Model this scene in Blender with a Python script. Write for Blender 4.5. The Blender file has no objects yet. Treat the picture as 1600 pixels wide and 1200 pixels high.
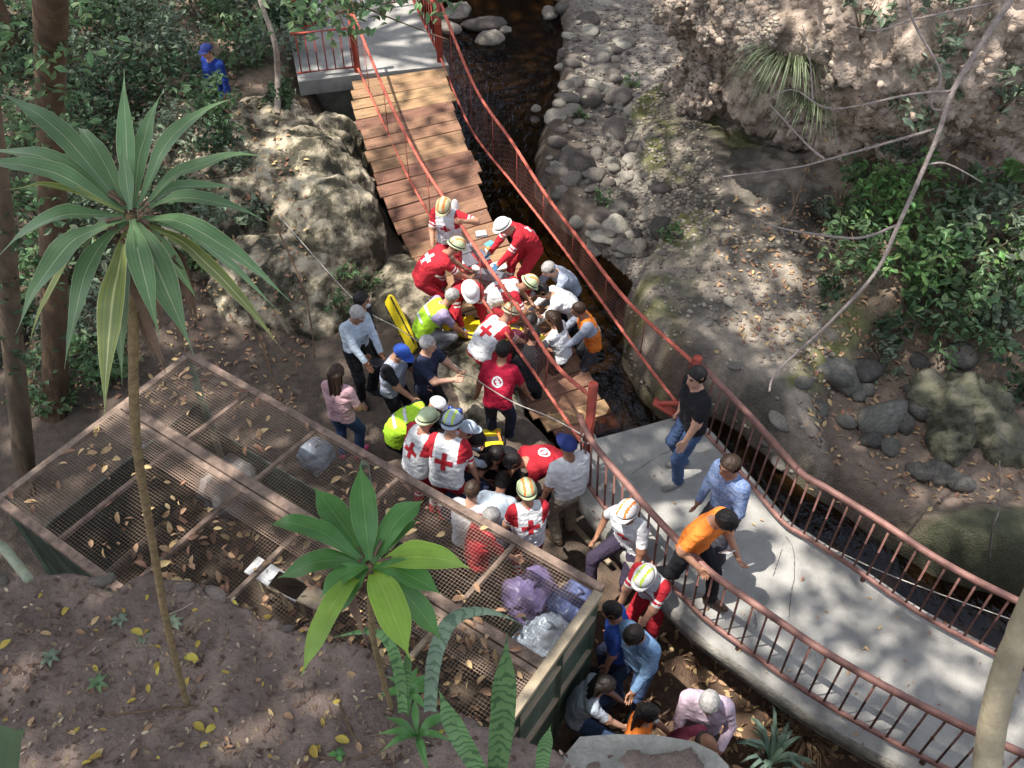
import bpy, bmesh, math, random
import numpy as np
from mathutils import Vector, Matrix, Quaternion
from mathutils.bvhtree import BVHTree
random.seed(7); RNG = np.random.default_rng(7)
SC = bpy.context.scene; COL = SC.collection
# ------------------------------------------------------------------ camera
PITCH = math.radians(46); FPX = 1480.0; CAMZ = 9.7
SP, CP = math.sin(PITCH), math.cos(PITCH)
cd = bpy.data.cameras.new('camera'); cam = bpy.data.objects.new('camera', cd); COL.objects.link(cam)
cam.location = (0, 0, CAMZ); cam.rotation_euler = (math.pi/2-PITCH, 0, 0)
cd.sensor_width = 36; cd.lens = 36*FPX/1600; cd.clip_start = .05; cd.clip_end = 500
SC.camera = cam
# ------------------------------------------------------------------ sky, sun, exposure
SUN_EL, SUN_AZ = math.radians(68), math.radians(-105)   # azimuth measured from +Y towards +X
w = bpy.data.worlds.new('World'); SC.world = w; w.use_nodes = True
nt = w.node_tree; bg = nt.nodes['Background']
sky = nt.nodes.new('ShaderNodeTexSky'); sky.sky_type = 'NISHITA'; sky.sun_disc = False
sky.sun_elevation = SUN_EL; sky.sun_rotation = SUN_AZ; sky.air_density = 1.2; sky.dust_density = 2.0
hsv = nt.nodes.new('ShaderNodeHueSaturation'); hsv.inputs['Saturation'].default_value = .5      # thin haze: a paler sky
nt.links.new(sky.outputs[0], hsv.inputs['Color']); nt.links.new(hsv.outputs[0], bg.inputs[0]); bg.inputs[1].default_value = 0.15
TOSUN = Vector((math.sin(SUN_AZ)*math.cos(SUN_EL), math.cos(SUN_AZ)*math.cos(SUN_EL), math.sin(SUN_EL)))
sl = bpy.data.lights.new('sun', 'SUN'); sl.energy = 3.7; sl.angle = math.radians(0.53); sl.color = (1, .95, .87)
sun = bpy.data.objects.new('sun', sl); COL.objects.link(sun)
sun.rotation_euler = (-TOSUN).to_track_quat('-Z', 'Y').to_euler(); sun.location = (-8, -3, 25)
SC.view_settings.view_transform = 'Standard'; SC.view_settings.look = 'None'
SC.view_settings.gamma = 1; SC.view_settings.exposure = 1.24
SC.cycles.max_bounces = 6; SC.cycles.diffuse_bounces = 3; SC.cycles.transparent_max_bounces = 12
SC.cycles.use_denoising = True
# ------------------------------------------------------------------ pixel helpers (photo pixels, 1600x1200)
def ray(px, py):
    u, v = px-800, py-600
    return np.array((u, FPX*CP-v*SP, -FPX*SP-v*CP), float)
def at(px, py, z=0.):
    d = ray(px, py); t = (CAMZ-z)/-d[2]
    return np.array((d[0]*t, d[1]*t, z))
def at_plane(px, py, p0, n):
    d = ray(px, py); o = np.array((0, 0, CAMZ)); n = np.array(n, float)
    t = np.dot(np.array(p0)-o, n)/np.dot(d, n); return o+d*t
def at_depth(px, py, dep):
    return np.array((0, 0, CAMZ))+ray(px, py)*(dep/FPX)
# ------------------------------------------------------------------ numeric noise
def _h(ix, iy, iz, s=0):
    n = (ix.astype(np.int64)*374761393+iy.astype(np.int64)*668265263+iz.astype(np.int64)*2147483647+s*974634777) & 0xffffffff
    n = ((n ^ (n >> 13))*1274126177) & 0xffffffff
    n = ((n ^ (n >> 15))*2246822519) & 0xffffffff
    return ((n ^ (n >> 16)) & 0xffff)/65535.0
def vnoise(P, s=0):
    P = np.asarray(P, float); I = np.floor(P).astype(np.int64); f = P-I; f = f*f*(3-2*f); r = 0
    for a in (0, 1):
        for b in (0, 1):
            for c in (0, 1):
                wgt = (f[..., 0] if a else 1-f[..., 0])*(f[..., 1] if b else 1-f[..., 1])*(f[..., 2] if c else 1-f[..., 2])
                r = r+wgt*_h(I[..., 0]+a, I[..., 1]+b, I[..., 2]+c, s)
    return r
def fbm(P, o=4, s=0):
    r, a, t = 0, .5, 0
    for k in range(o):
        r = r+a*vnoise(np.asarray(P)*2**k, s+k); t += a; a *= .5
    return r/t
def worley(P, s=0):
    P = np.asarray(P, float); I = np.floor(P).astype(np.int64); best = np.full(P.shape[:-1], 9.)
    for a in (-1, 0, 1):
        for b in (-1, 0, 1):
            for c in (-1, 0, 1):
                x, y, z = I[..., 0]+a, I[..., 1]+b, I[..., 2]+c
                d = (x+_h(x, y, z, s)-P[..., 0])**2+(y+_h(x, y, z, s+1)-P[..., 1])**2+(z+_h(x, y, z, s+2)-P[..., 2])**2
                best = np.minimum(best, d)
    return np.sqrt(best)
def sstep(a, b, x):
    t = np.clip((x-a)/(b-a), 0, 1); return t*t*(3-2*t)
def poly_sd(X, Y, poly):
    """signed distance to a polygon, negative inside"""
    d = np.full(X.shape, 1e9); ins = np.zeros(X.shape, bool); n = len(poly)
    for i in range(n):
        ax, ay = poly[i][0], poly[i][1]; bx, by = poly[(i+1) % n][0], poly[(i+1) % n][1]
        ex, ey = bx-ax, by-ay; L = ex*ex+ey*ey+1e-12
        t = np.clip(((X-ax)*ex+(Y-ay)*ey)/L, 0, 1)
        d = np.minimum(d, (X-ax-t*ex)**2+(Y-ay-t*ey)**2)
        ins ^= ((ay > Y) != (by > Y)) & (X < (bx-ax)*(Y-ay)/(by-ay+1e-12)+ax)
    d = np.sqrt(d); return np.where(ins, -d, d)
def surface_nets(D, o, h):
    ins = D < 0; c = 0
    for a in (0, 1):
        for b in (0, 1):
            for e in (0, 1):
                c = c+ins[a:D.shape[0]-1+a, b:D.shape[1]-1+b, e:D.shape[2]-1+e].astype(np.int8)
    mixed = (c > 0) & (c < 8); cells = np.argwhere(mixed); n = len(cells)
    idx = np.full(mixed.shape, -1, np.int64); idx[mixed] = np.arange(n)
    acc = np.zeros((n, 3)); cnt = np.zeros(n)
    cor = [np.array((a, b, e)) for a in (0, 1) for b in (0, 1) for e in (0, 1)]
    for i in range(8):
        for j in range(i+1, 8):
            if np.abs(cor[i]-cor[j]).sum() != 1: continue
            A = cells+cor[i]; B = cells+cor[j]
            da = D[A[:, 0], A[:, 1], A[:, 2]]; db = D[B[:, 0], B[:, 1], B[:, 2]]
            cr = (da < 0) != (db < 0); t = np.where(cr, da/np.where(cr, da-db, 1), 0)[:, None]
            acc += np.where(cr[:, None], A+(B-A)*t, 0); cnt += cr
    V = np.array(o)+h*(acc/np.maximum(cnt, 1)[:, None]); F = []
    s0, s1 = ins[:-1, 1:-1, 1:-1], ins[1:, 1:-1, 1:-1]
    for ax in range(3):
        sl0 = [slice(1, -1)]*3; sl1 = [slice(1, -1)]*3; sl0[ax] = slice(0, -1); sl1[ax] = slice(1, None)
        s0 = ins[tuple(sl0)]; s1 = ins[tuple(sl1)]; E = np.argwhere(s0 != s1)
        if not len(E): continue
        off = np.array((1, 1, 1)); off[ax] = 0; G = E+off; flip = s0[E[:, 0], E[:, 1], E[:, 2]]
        u, v = (ax+1) % 3, (ax+2) % 3; q = []
        for du, dv in ((-1, -1), (0, -1), (0, 0), (-1, 0)):
            K = G.copy(); K[:, u] += du; K[:, v] += dv; q.append(idx[K[:, 0], K[:, 1], K[:, 2]])
        q = np.stack(q, 1); q[~flip] = q[~flip][:, ::-1]; F.append(q)
    F = np.concatenate(F) if F else np.zeros((0, 4), int)
    return V, F[(F >= 0).all(1)]
def vnormals(V, F):
    n = np.cross(V[F[:, 2]]-V[F[:, 0]], V[F[:, 3]]-V[F[:, 1]]); N = np.zeros_like(V)
    for k in range(4): np.add.at(N, F[:, k], n)
    return N/(np.linalg.norm(N, axis=1)[:, None]+1e-12)
# ------------------------------------------------------------------ materials
MATS = {}
def mat(name, c1, c2=None, scale=6., rough=.8, bump=0., bscale=40., spec=.3, metal=0., rnd=0., island=0., transl=0.,
        attr=None, detail=5., c3=None, ramp=(.35, .65), stretch=None, coat=0.):
    if name in MATS: return MATS[name]
    m = bpy.data.materials.new(name); m.use_nodes = True; t = m.node_tree; N = t.nodes; L = t.links
    b = N['Principled BSDF']; out = N['Material Output']
    b.inputs['Roughness'].default_value = rough; b.inputs['Specular IOR Level'].default_value = spec
    b.inputs['Metallic'].default_value = metal; b.inputs['Coat Weight'].default_value = coat
    tc = N.new('ShaderNodeTexCoord'); src = tc.outputs['Object']
    if stretch:
        mp = N.new('ShaderNodeMapping'); mp.inputs['Scale'].default_value = stretch; L.new(src, mp.inputs[0]); src = mp.outputs[0]
    nz = N.new('ShaderNodeTexNoise'); nz.inputs['Scale'].default_value = scale; nz.inputs['Detail'].default_value = detail
    nz.inputs['Roughness'].default_value = .6; L.new(src, nz.inputs['Vector'])
    rp = N.new('ShaderNodeValToRGB'); e = rp.color_ramp.elements
    c2 = c2 or tuple(x*.7 for x in c1)
    e[0].position, e[1].position = ramp; e[0].color = (*c2, 1); e[1].color = (*c1, 1)
    if c3: k = e.new((ramp[0]+ramp[1])/2); k.color = (*c3, 1)
    L.new(nz.outputs['Fac'], rp.inputs[0]); colr = rp.outputs[0]
    if attr:
        at_ = N.new('ShaderNodeAttribute'); at_.attribute_name = attr
        mx = N.new('ShaderNodeMix'); mx.data_type = 'RGBA'; mx.blend_type = 'MULTIPLY'; mx.inputs[0].default_value = 1
        L.new(at_.outputs['Color'], mx.inputs[6]); L.new(colr, mx.inputs[7]); colr = mx.outputs[2]
    for amt, node, sock in ((rnd, 'ShaderNodeObjectInfo', 'Random'), (island, 'ShaderNodeNewGeometry', 'Random Per Island')):
        if amt:
            oi = N.new(node); ma = N.new('ShaderNodeMath'); ma.operation = 'MULTIPLY_ADD'
            ma.inputs[1].default_value = 2*amt; ma.inputs[2].default_value = 1-amt; L.new(oi.outputs[sock], ma.inputs[0])
            hs = N.new('ShaderNodeHueSaturation'); L.new(ma.outputs[0], hs.inputs['Value']); L.new(colr, hs.inputs['Color'])
            m2 = N.new('ShaderNodeMath'); m2.operation = 'MULTIPLY_ADD'; m2.inputs[1].default_value = .06*min(1, amt*2); m2.inputs[2].default_value = .5-.03*min(1, amt*2)
            L.new(oi.outputs[sock], m2.inputs[0]); L.new(m2.outputs[0], hs.inputs['Hue']); colr = hs.outputs[0]
    L.new(colr, b.inputs['Base Color'])
    if bump:
        n2 = N.new('ShaderNodeTexNoise'); n2.inputs['Scale'].default_value = bscale; n2.inputs['Detail'].default_value = 6
        L.new(src, n2.inputs['Vector']); bp = N.new('ShaderNodeBump'); bp.inputs['Strength'].default_value = min(1, bump)
        bp.inputs['Distance'].default_value = .02*max(1, bump); L.new(n2.outputs['Fac'], bp.inputs['Height']); L.new(bp.outputs[0], b.inputs['Normal'])
    if transl:
        tr = N.new('ShaderNodeBsdfTranslucent'); ms = N.new('ShaderNodeMixShader'); ms.inputs[0].default_value = transl
        L.new(colr, tr.inputs[0]); L.new(b.outputs[0], ms.inputs[1]); L.new(tr.outputs[0], ms.inputs[2]); L.new(ms.outputs[0], out.inputs[0])
    MATS[name] = m; return m
# ------------------------------------------------------------------ objects
def tag(o, label=None, cat=None, group=None, kind=None):
    for k, v in (('label', label), ('category', cat), ('group', group), ('kind', kind)):
        if v: o[k] = v
    return o
def mk_mesh(name, V, F, mats=(), mi=None, smooth=True):
    me = bpy.data.meshes.new(name); V = np.asarray(V, np.float32)
    if isinstance(F, np.ndarray):
        nf, k = F.shape; me.vertices.add(len(V)); me.vertices.foreach_set('co', V.ravel())
        me.loops.add(nf*k); me.loops.foreach_set('vertex_index', F.astype(np.int32).ravel())
        me.polygons.add(nf); me.polygons.foreach_set('loop_start', np.arange(0, nf*k, k, dtype=np.int32))
    else:
        me.from_pydata([tuple(v) for v in V.tolist()], [], [list(f) for f in F]); nf = len(me.polygons)
    if not isinstance(mats, (list, tuple)): mats = [mats]
    for m in mats: me.materials.append(m)
    if mi is not None: me.polygons.foreach_set('material_index', np.asarray(mi, np.int32))
    me.polygons.foreach_set('use_smooth', np.full(nf, smooth)); me.update(calc_edges=True); me.validate(); return me
def link(name, me, parent=None, loc=None):
    o = bpy.data.objects.new(name, me); COL.objects.link(o)
    if loc is not None: o.location = tuple(loc)
    if parent: o.parent = parent
    return o
def empty(name, loc=(0, 0, 0), rz=0, **kw):
    o = bpy.data.objects.new(name, None); COL.objects.link(o); o.location = tuple(loc); o.rotation_euler = (0, 0, rz)
    o.empty_display_size = .2; return tag(o, **kw)
def frame(d, up=(0, 0, 1)):
    d = np.asarray(d, float); d = d/np.linalg.norm(d); up = np.asarray(up, float)
    if abs(d@up) > .98: up = np.array((0, 1., 0))
    x = np.cross(d, up); x /= np.linalg.norm(x); return x, np.cross(x, d), d
class MB:
    def __init__(s): s.V = []; s.F = []; s.M = []
    def add(s, V, F, m=0):
        o = len(s.V); s.V += [tuple(map(float, v)) for v in V]; s.F += [tuple(i+o for i in f) for f in F]; s.M += [m]*len(F); return s
    def box(s, c, size, R=None, m=0, bev=0.):
        c = np.asarray(c, float); hx, hy, hz = [x/2 for x in size]; R = np.eye(3) if R is None else np.asarray(R)
        if bev <= 0:
            P = [(x*hx, y*hy, z*hz) for z in (-1, 1) for y in (-1, 1) for x in (-1, 1)]
            F = [(0, 2, 3, 1), (4, 5, 7, 6), (0, 1, 5, 4), (2, 6, 7, 3), (0, 4, 6, 2), (1, 3, 7, 5)]
        else:
            P = []; b = bev
            for z, ins in ((-hz, b), (-hz+b, 0), (hz-b, 0), (hz, b)):
                x, y = hx-ins, hy-ins; e = b*.7
                P += [(-x+e, -y, z), (x-e, -y, z), (x, -y+e, z), (x, y-e, z), (x-e, y, z), (-x+e, y, z), (-x, y-e, z), (-x, -y+e, z)]
            F = [tuple(range(7, -1, -1)), tuple(range(24, 32))]
            for r in range(3):
                F += [(r*8+i, r*8+(i+1) % 8, (r+1)*8+(i+1) % 8, (r+1)*8+i) for i in range(8)]
        return s.add(np.asarray(P)@R.T+c, F, m)
    def bar(s, a, b, wd, ht, m=0, up=(0, 0, 1), bev=0.):
        a = np.asarray(a, float); b = np.asarray(b, float); x, y, d = frame(b-a, up)
        return s.box((a+b)/2, (wd, ht, np.linalg.norm(b-a)), np.stack((x, y, d), 1), m, bev)
    def tube(s, P, r, n=8, m=0, cap=True, jit=0.):
        P = [np.asarray(p, float) for p in P]; k = len(P); R = r if hasattr(r, '__len__') else [r]*k; V = []; F = []
        x = None
        for i in range(k):
            d = P[min(i+1, k-1)]-P[max(i-1, 0)]; d = d/(np.linalg.norm(d)+1e-9)
            if x is None: x, y, _ = frame(d)
            else:
                x = x-d*(x@d); x /= np.linalg.norm(x)+1e-9; y = np.cross(d, x)
            for j in range(n):
                a = 2*math.pi*j/n; rr = R[i]*(1+jit*(random.random()-.5)); V.append(P[i]+rr*(x*math.cos(a)+y*math.sin(a)))
        for i in range(k-1):
            for j in range(n): F.append((i*n+j, i*n+(j+1) % n, (i+1)*n+(j+1) % n, (i+1)*n+j))
        if cap: F += [tuple(range(n-1, -1, -1)), tuple(range((k-1)*n, k*n))]
        return s.add(V, F, m)
    def ball(s, c, r, n=8, k=5, m=0, sc=(1, 1, 1), R=None):
        V = [(0, 0, -1)]; F = []
        for i in range(1, k):
            t = -math.pi/2+math.pi*i/k
            V += [(math.cos(t)*math.cos(2*math.pi*j/n), math.cos(t)*math.sin(2*math.pi*j/n), math.sin(t)) for j in range(n)]
        V.append((0, 0, 1)); T = len(V)-1
        for j in range(n):
            F.append((0, 1+(j+1) % n, 1+j)); F.append((T, 1+(k-2)*n+j, 1+(k-2)*n+(j+1) % n))
            for i in range(k-2): F.append((1+i*n+j, 1+i*n+(j+1) % n, 1+(i+1)*n+(j+1) % n, 1+(i+1)*n+j))
        A = np.asarray(V)*r*np.asarray(sc)
        if R is not None: A = A@np.asarray(R).T
        return s.add(A+np.asarray(c, float), F, m)
    def build(s, name, mats, parent=None, smooth=False, loc=None):
        V = np.asarray(s.V); 
        if loc is not None: V = V-np.asarray(loc)
        return link(name, mk_mesh(name, V, s.F, mats, s.M, smooth), parent, loc)
def catmull(P, n=6):
    P = [np.asarray(p, float) for p in P]; out = []
    for i in range(len(P)-1):
        p0, p1, p2, p3 = P[max(i-1, 0)], P[i], P[i+1], P[min(i+2, len(P)-1)]
        for k in range(n):
            t = k/n; out.append(.5*((2*p1)+(-p0+p2)*t+(2*p0-5*p1+4*p2-p3)*t*t+(-p0+3*p1-3*p2+p3)*t**3))
    return out+[P[-1]]
def resample(P, n):
    P = np.asarray(P); s = np.r_[0, np.cumsum(np.linalg.norm(np.diff(P, axis=0), axis=1))]
    q = np.linspace(0, s[-1], n); return np.stack([np.interp(q, s, P[:, k]) for k in range(P.shape[1])], 1)
# ------------------------------------------------------------------ terrain (one sheet)
def W(pts, z=0.): return [tuple(at(x, y, z)[:2]) for x, y in pts]
WATER_Z = -.5
STREAM = W([(690, -60), (640, 60), (560, 110), (500, 140), (528, 230), (600, 335), (640, 400), (668, 440), (720, 480), (790, 520), (800, 590), (800, 640), (860, 700),
            (925, 790), (1000, 880), (1150, 1010), (1420, 1200), (1700, 1330), (1800, 1080), (1600, 925), (1450, 880), (1360, 828), (1285, 772), (1170, 668), (1090, 625), (1040, 640), (985, 565),
            (968, 490), (985, 435), (950, 400), (880, 345), (838, 300), (848, 200), (868, 150), (880, 60), (870, -60)], -.4)
SLAB = W([(980, 150), (1010, 235), (1042, 340), (995, 440), (972, 490), (980, 570), (1040, 655), (1140, 715), (1250, 818), (1330, 850), (1335, 780), (1300, 690), (1278, 600),
          (1310, 560), (1420, 470), (1500, 300), (1300, 200), (1180, 200), (1110, 150), (1050, 110)], .4)
CLIFF = W([(1020, -90), (1050, 20), (1120, 150), (1220, 215), (1270, 300), (1290, 420), (1330, 520), (1440, 560), (1620, 590), (2000, 620)], .2)+[(20, 8), (22, 60), (5, 60)]
SIDE = W([(1345, 770), (1390, 790), (1440, 800), (1500, 790), (1640, 780), (1900, 790), (1900, 1000), (1600, 955), (1420, 900), (1345, 860)], .2)
LEFTUP = [(-30, 11.2), (-7, 11.2), (-5.2, 12.6), (-3.6, 15.2), (-3.2, 17), (-2.8, 24), (-2, 60), (-30, 60)]
GX = np.arange(-15, 17.01, .075); GY = np.arange(.5, 29.01, .075)
gx, gy = np.meshgrid(GX, GY, indexing='ij')
def P3(x, y, s, z=0): return np.stack((x*s, y*s, np.full_like(x, z)), -1)
n1 = fbm(P3(gx, gy, .6), 5, 3)-.5; n2 = fbm(P3(gx, gy, 3.), 4, 9)-.5
wob = (fbm(P3(gx, gy, 1.1, 5.), 4, 21)-.5)*.5
gh = n1*.25+n2*.09
dl = poly_sd(gx, gy, LEFTUP); left = sstep(.4, -1.6, dl+wob); gh += left*(.75+.1*np.clip(-dl, 0, 8))
# gravel bar right of the stream is lower than the path
grav = sstep(1.2, 2.4, gx+.02*gy)*sstep(11.3, 12.5, gy); gh = gh*(1-grav)+grav*(-.22+n1*.2+n2*.12)
ds = poly_sd(gx, gy, SLAB)+wob*.5; slab = sstep(.16, -.14, ds)
rdg = 1-np.abs(fbm(P3(gx, gy, 1.5, 11.), 4, 60)*2-1)*2.2; gh = gh*(1-slab)+slab*(.32+.14*np.clip(-ds, 0, 2.)+n1*.45+n2*.12+rdg*.09)
dside = poly_sd(gx, gy, SIDE)+wob*.4; side = sstep(.2, -.2, dside); gh = gh*(1-side)+side*(.25+n1*.15)
dc = poly_sd(gx, gy, CLIFF)+wob*1.1; ci = np.clip(-dc, 0, 30)
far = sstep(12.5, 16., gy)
rise = (1-far)*(ci*.55)+far*(np.minimum(ci*.8, 1.+ci*.3))
gh += np.where(dc < 0, rise*(1+n1*.5)+sstep(0, .6, ci)*n2*.55, 0)
dst = poly_sd(gx, gy, STREAM)+wob*.55; st = sstep(.28, -.3, dst); gh = gh*(1-st)+st*(-.92+n1*.2)
back = sstep(22, 28, gy); gh += back*3.
pv = 1-worley(P3(gx, gy, 5.5), 31); gh += np.where(dc < .2, far*.16, .035+.07*grav)*(pv-.55)*(1-st)
def ground(x, y):
    fx = np.clip((x-GX[0])/.075, 0, len(GX)-1.001); fy = np.clip((y-GY[0])/.075, 0, len(GY)-1.001); i, j = int(fx), int(fy); a, b = fx-i, fy-j
    return float((gh[i, j]*(1-a)+gh[i+1, j]*a)*(1-b)+(gh[i, j+1]*(1-a)+gh[i+1, j+1]*a)*b)
def atg(px, py, dz=0.):
    """first hit of a photo pixel's ray on the ground sheet"""
    d = ray(px, py); d /= np.linalg.norm(d); o = np.array((0, 0, CAMZ)); t = 4.
    while t < 45:
        p = o+d*t
        e = p[2]-ground(p[0], p[1])-dz
        if e <= .01: break
        t += max(.02, e*.7)
    return o+d*t
C = lambda *c: np.array(c)
col = np.zeros(gx.shape+(3,)); col[:] = C(.125, .098, .08)
mott = fbm(P3(gx, gy, 1.7, 2.), 4, 40)
def blend(mask, c):
    global col
    col = col*(1-mask[..., None])+mask[..., None]*np.asarray(c)
blend(left*.85, C(.12, .10, .075))
blend(sstep(.52, .62, mott)*left, C(.33, .25, .19))
blend(grav, C(.27, .245, .22))
blend(slab, C(.225, .198, .168)); blend(slab*sstep(.52, .64, mott), C(.33, .285, .235)); blend(slab*sstep(.5, .4, mott), C(.135, .122, .105))
moss = slab*sstep(-1.1, -.25, ds)*sstep(.36, .55, fbm(P3(gx, gy, 1.2, 8.), 4, 55)); blend(moss*.9, C(.125, .135, .045))
blend(side*.9, C(.075, .082, .052))
dry = sstep(4.2, 4.5, gx)*sstep(10.4, 9.6, gy)*(1-side)*(1-slab)*sstep(5.6, 6.2, gy); blend(dry, C(.20, .155, .125))
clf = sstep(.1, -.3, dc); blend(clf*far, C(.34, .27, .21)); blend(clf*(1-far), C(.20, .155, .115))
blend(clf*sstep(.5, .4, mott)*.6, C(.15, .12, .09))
blend(sstep(.1, -.15, dst), C(.045, .036, .026))
dcage = poly_sd(gx, gy, [(-5.2, 5.9), (-4.2, 7.3), (-3.5, 7.9), (.9, 4.75), (0., 3.6), (-2., 3.2)]); blend(sstep(.2, -.3, dcage), C(.085, .065, .05))  # cage floor darkened: the shade under the roof is put into its colour
nearp = sstep(1., .0, np.abs(gx-2.4)+np.abs(gy-3.6)*.35-1.6); blend(nearp*(1-st), C(.13, .085, .06))
V = np.stack((gx, gy, gh), -1).reshape(-1, 3); nx, ny = gx.shape
ii = (np.arange(nx-1)[:, None]*ny+np.arange(ny-1)).ravel(); F = np.stack((ii, ii+ny, ii+ny+1, ii+1), 1)
m_ground = mat('ground_earth', (1.25, 1.22, 1.18), (.7, .7, .7), scale=9., rough=.95, bump=1.5, bscale=38, attr='Col', spec=.15, detail=9, ramp=(.3, .7))
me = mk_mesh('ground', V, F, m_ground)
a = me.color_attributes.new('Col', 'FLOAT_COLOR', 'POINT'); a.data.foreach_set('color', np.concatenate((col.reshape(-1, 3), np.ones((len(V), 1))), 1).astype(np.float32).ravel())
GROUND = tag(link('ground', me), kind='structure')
# water: rippled dark sheet that lets the bed and the sunken planks through
wm = bpy.data.materials.new('stream_water'); wm.use_nodes = True; t = wm.node_tree; N = t.nodes; L = t.links; N.remove(N['Principled BSDF'])
gl = N.new('ShaderNodeBsdfGlossy'); gl.inputs['Roughness'].default_value = .06; gl.inputs['Color'].default_value = (.85, .9, 1, 1)
tr = N.new('ShaderNodeBsdfTransparent'); tr.inputs[0].default_value = (.5, .37, .22, 1); ms = N.new('ShaderNodeMixShader')
lw = N.new('ShaderNodeFresnel'); lw.inputs[0].default_value = 1.33; tc = N.new('ShaderNodeTexCoord')
nz = N.new('ShaderNodeTexNoise'); nz.inputs['Scale'].default_value = 5; nz.inputs['Detail'].default_value = 4; nz.inputs['Distortion'].default_value = .8
mp = N.new('ShaderNodeMapping'); mp.inputs['Scale'].default_value = (1.6, .8, 1); bp = N.new('ShaderNodeBump'); bp.inputs['Strength'].default_value = .5; bp.inputs['Distance'].default_value = .05
L.new(tc.outputs['Object'], mp.inputs[0]); L.new(mp.outputs[0], nz.inputs[0]); L.new(nz.outputs['Fac'], bp.inputs['Height']); L.new(bp.outputs[0], gl.inputs['Normal']); L.new(bp.outputs[0], lw.inputs['Normal'])
L.new(lw.outputs[0], ms.inputs[0]); L.new(tr.outputs[0], ms.inputs[1]); L.new(gl.outputs[0], ms.inputs[2]); L.new(ms.outputs[0], N['Material Output'].inputs[0])
wp = [(-6, 2, WATER_Z), (13, 2, WATER_Z), (13, 30, WATER_Z), (-6, 30, WATER_Z)]
tag(link('stream_water', mk_mesh('stream_water', wp, [(0, 1, 2, 3)], wm, smooth=False)), kind='structure')
# ------------------------------------------------------------------ rocks
def rock_mesh(name, ells, h, amp, fs, m, pit=0., ps=4., k=.25, hf=0., seed=0):
    """smooth union of ellipsoids (centre, radii, rotz), displaced along its normals"""
    C_ = np.array([e[0] for e in ells]); R_ = np.array([e[1] for e in ells]); lo = (C_-R_.max(1)[:, None]).min(0)-.3; hi = (C_+R_.max(1)[:, None]).max(0)+.3
    ax = [np.arange(lo[i], hi[i]+h, h) for i in range(3)]; X, Y, Z = np.meshgrid(*ax, indexing='ij'); D = None
    for c, r, rz in ells:
        ca, sa = math.cos(rz), math.sin(rz); x, y, z = X-c[0], Y-c[1], Z-c[2]; x, y = x*ca+y*sa, -x*sa+y*ca
        q = np.sqrt((x/r[0])**2+(y/r[1])**2+(z/r[2])**2)+1e-9; d = (q-1)*min(r)
        if D is None: D = d
        else:
            hh = np.clip(.5+.5*(D-d)/k, 0, 1); D = D*(1-hh)+d*hh-k*hh*(1-hh)
    V, F = surface_nets(D, lo, h); Nn = vnormals(V, F)
    dsp = (fbm(V*fs, 5, seed)-.5)*2*amp
    if pit: dsp += pit*(.5-worley(V*ps, seed+5))
    if hf: dsp += hf*(1-3*np.abs(fbm(V*5.5, 4, seed+9)*2-1))
    return mk_mesh(name, V+Nn*dsp[:, None], F, m)
m_boulder = mat('boulder_rock', (.44, .38, .28), (.06, .055, .04), scale=2.4, rough=.95, bump=2., bscale=18, spec=.1, c3=(.22, .19, .135), detail=14, ramp=(.43, .57))
m_cliff = mat('cliff_conglomerate', (.50, .40, .325), (.15, .115, .09), scale=3.2, rough=.96, bump=2., bscale=22, spec=.1, c3=(.35, .275, .22), detail=12, ramp=(.34, .6))
bl = [((-4.75, 14.5, .25), (1.5, 1.5, 1.05), .5), ((-3.75, 13.5, .15), (1.35, 1.5, 1.15), .5), ((-3.05, 12.5, .0), (.95, 1.25, 1.2), .3), ((-3.6, 11.5, -.1), (1.2, 1.0, .95), 0), ((-5.1, 12.9, .1), (1.3, 1.3, .95), 0), ((-3.1, 11.0, -.2), (.7, .6, .8), 0), ((-3.4, 15., .2), (.7, .8, .6), 0), ((-5.9, 15.2, .4), (1., 1., .7), 0)]
BOULDER_ME = rock_mesh('streamside_boulder', bl, .05, .34, 1.25, m_boulder, .10, 3.2, k=.08, hf=.045, seed=4)
tag(link('streamside_boulder', BOULDER_ME), 'big pale lichen stained boulder beside the plank bridge', 'boulder')
cl = []
for x, y, z, r in ((1090, 112, 1.0, .5), (1108, 150, .9, .4), (1125, 30, 2.2, .6), (1150, 110, 1.4, .45), (1095, -15, 2.8, .6), (1205, 25, 2.5, .85), (1190, 120, 1.4, .55), (1270, 20, 3., 1.1), (1230, 130, 1.6, .75), (1310, 70, 2.5, 1.1), (1410, 70, 2.8, 1.2), (1520, 80, 3., 1.3), (1620, 80, 3.2, 1.4), (1310, 175, 1.3, .75), (1390, 190, 1.4, .85), (1480, 215, 1.5, .9), (1580, 220, 1.8, 1.), (1360, 270, .8, .5), (1440, 300, .9, .6), (1540, 320, 1., .7), (1620, 340, 1.3, .8), (1330, -80, 4.6, 1.6), (1450, -60, 4.6, 1.9), (1600, -60, 5., 2.)):
    c_ = at(x, y, z); cl.append(((c_[0], c_[1]+r*.6, z-r*.5), (r*1.15, r, r*.85), .3))
CLIFF_ME = rock_mesh('overhanging_cliff', cl, .065, .42, 1.1, m_cliff, .26, 3.4, k=.06, hf=.09, seed=11)
tag(link('overhanging_cliff', CLIFF_ME), 'rough tan pebbly rock cliff overhanging the gravel bank', 'cliff')
CLIFF_O = bpy.data.objects['overhanging_cliff']
CLIFF_BVH = BVHTree.FromPolygons([v.co.copy() for v in CLIFF_ME.vertices], [tuple(f.vertices) for f in CLIFF_ME.polygons])
BOULDER_BVH = BVHTree.FromPolygons([v.co.copy() for v in BOULDER_ME.vertices], [tuple(f.vertices) for f in BOULDER_ME.polygons])
_atg0 = atg
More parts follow.
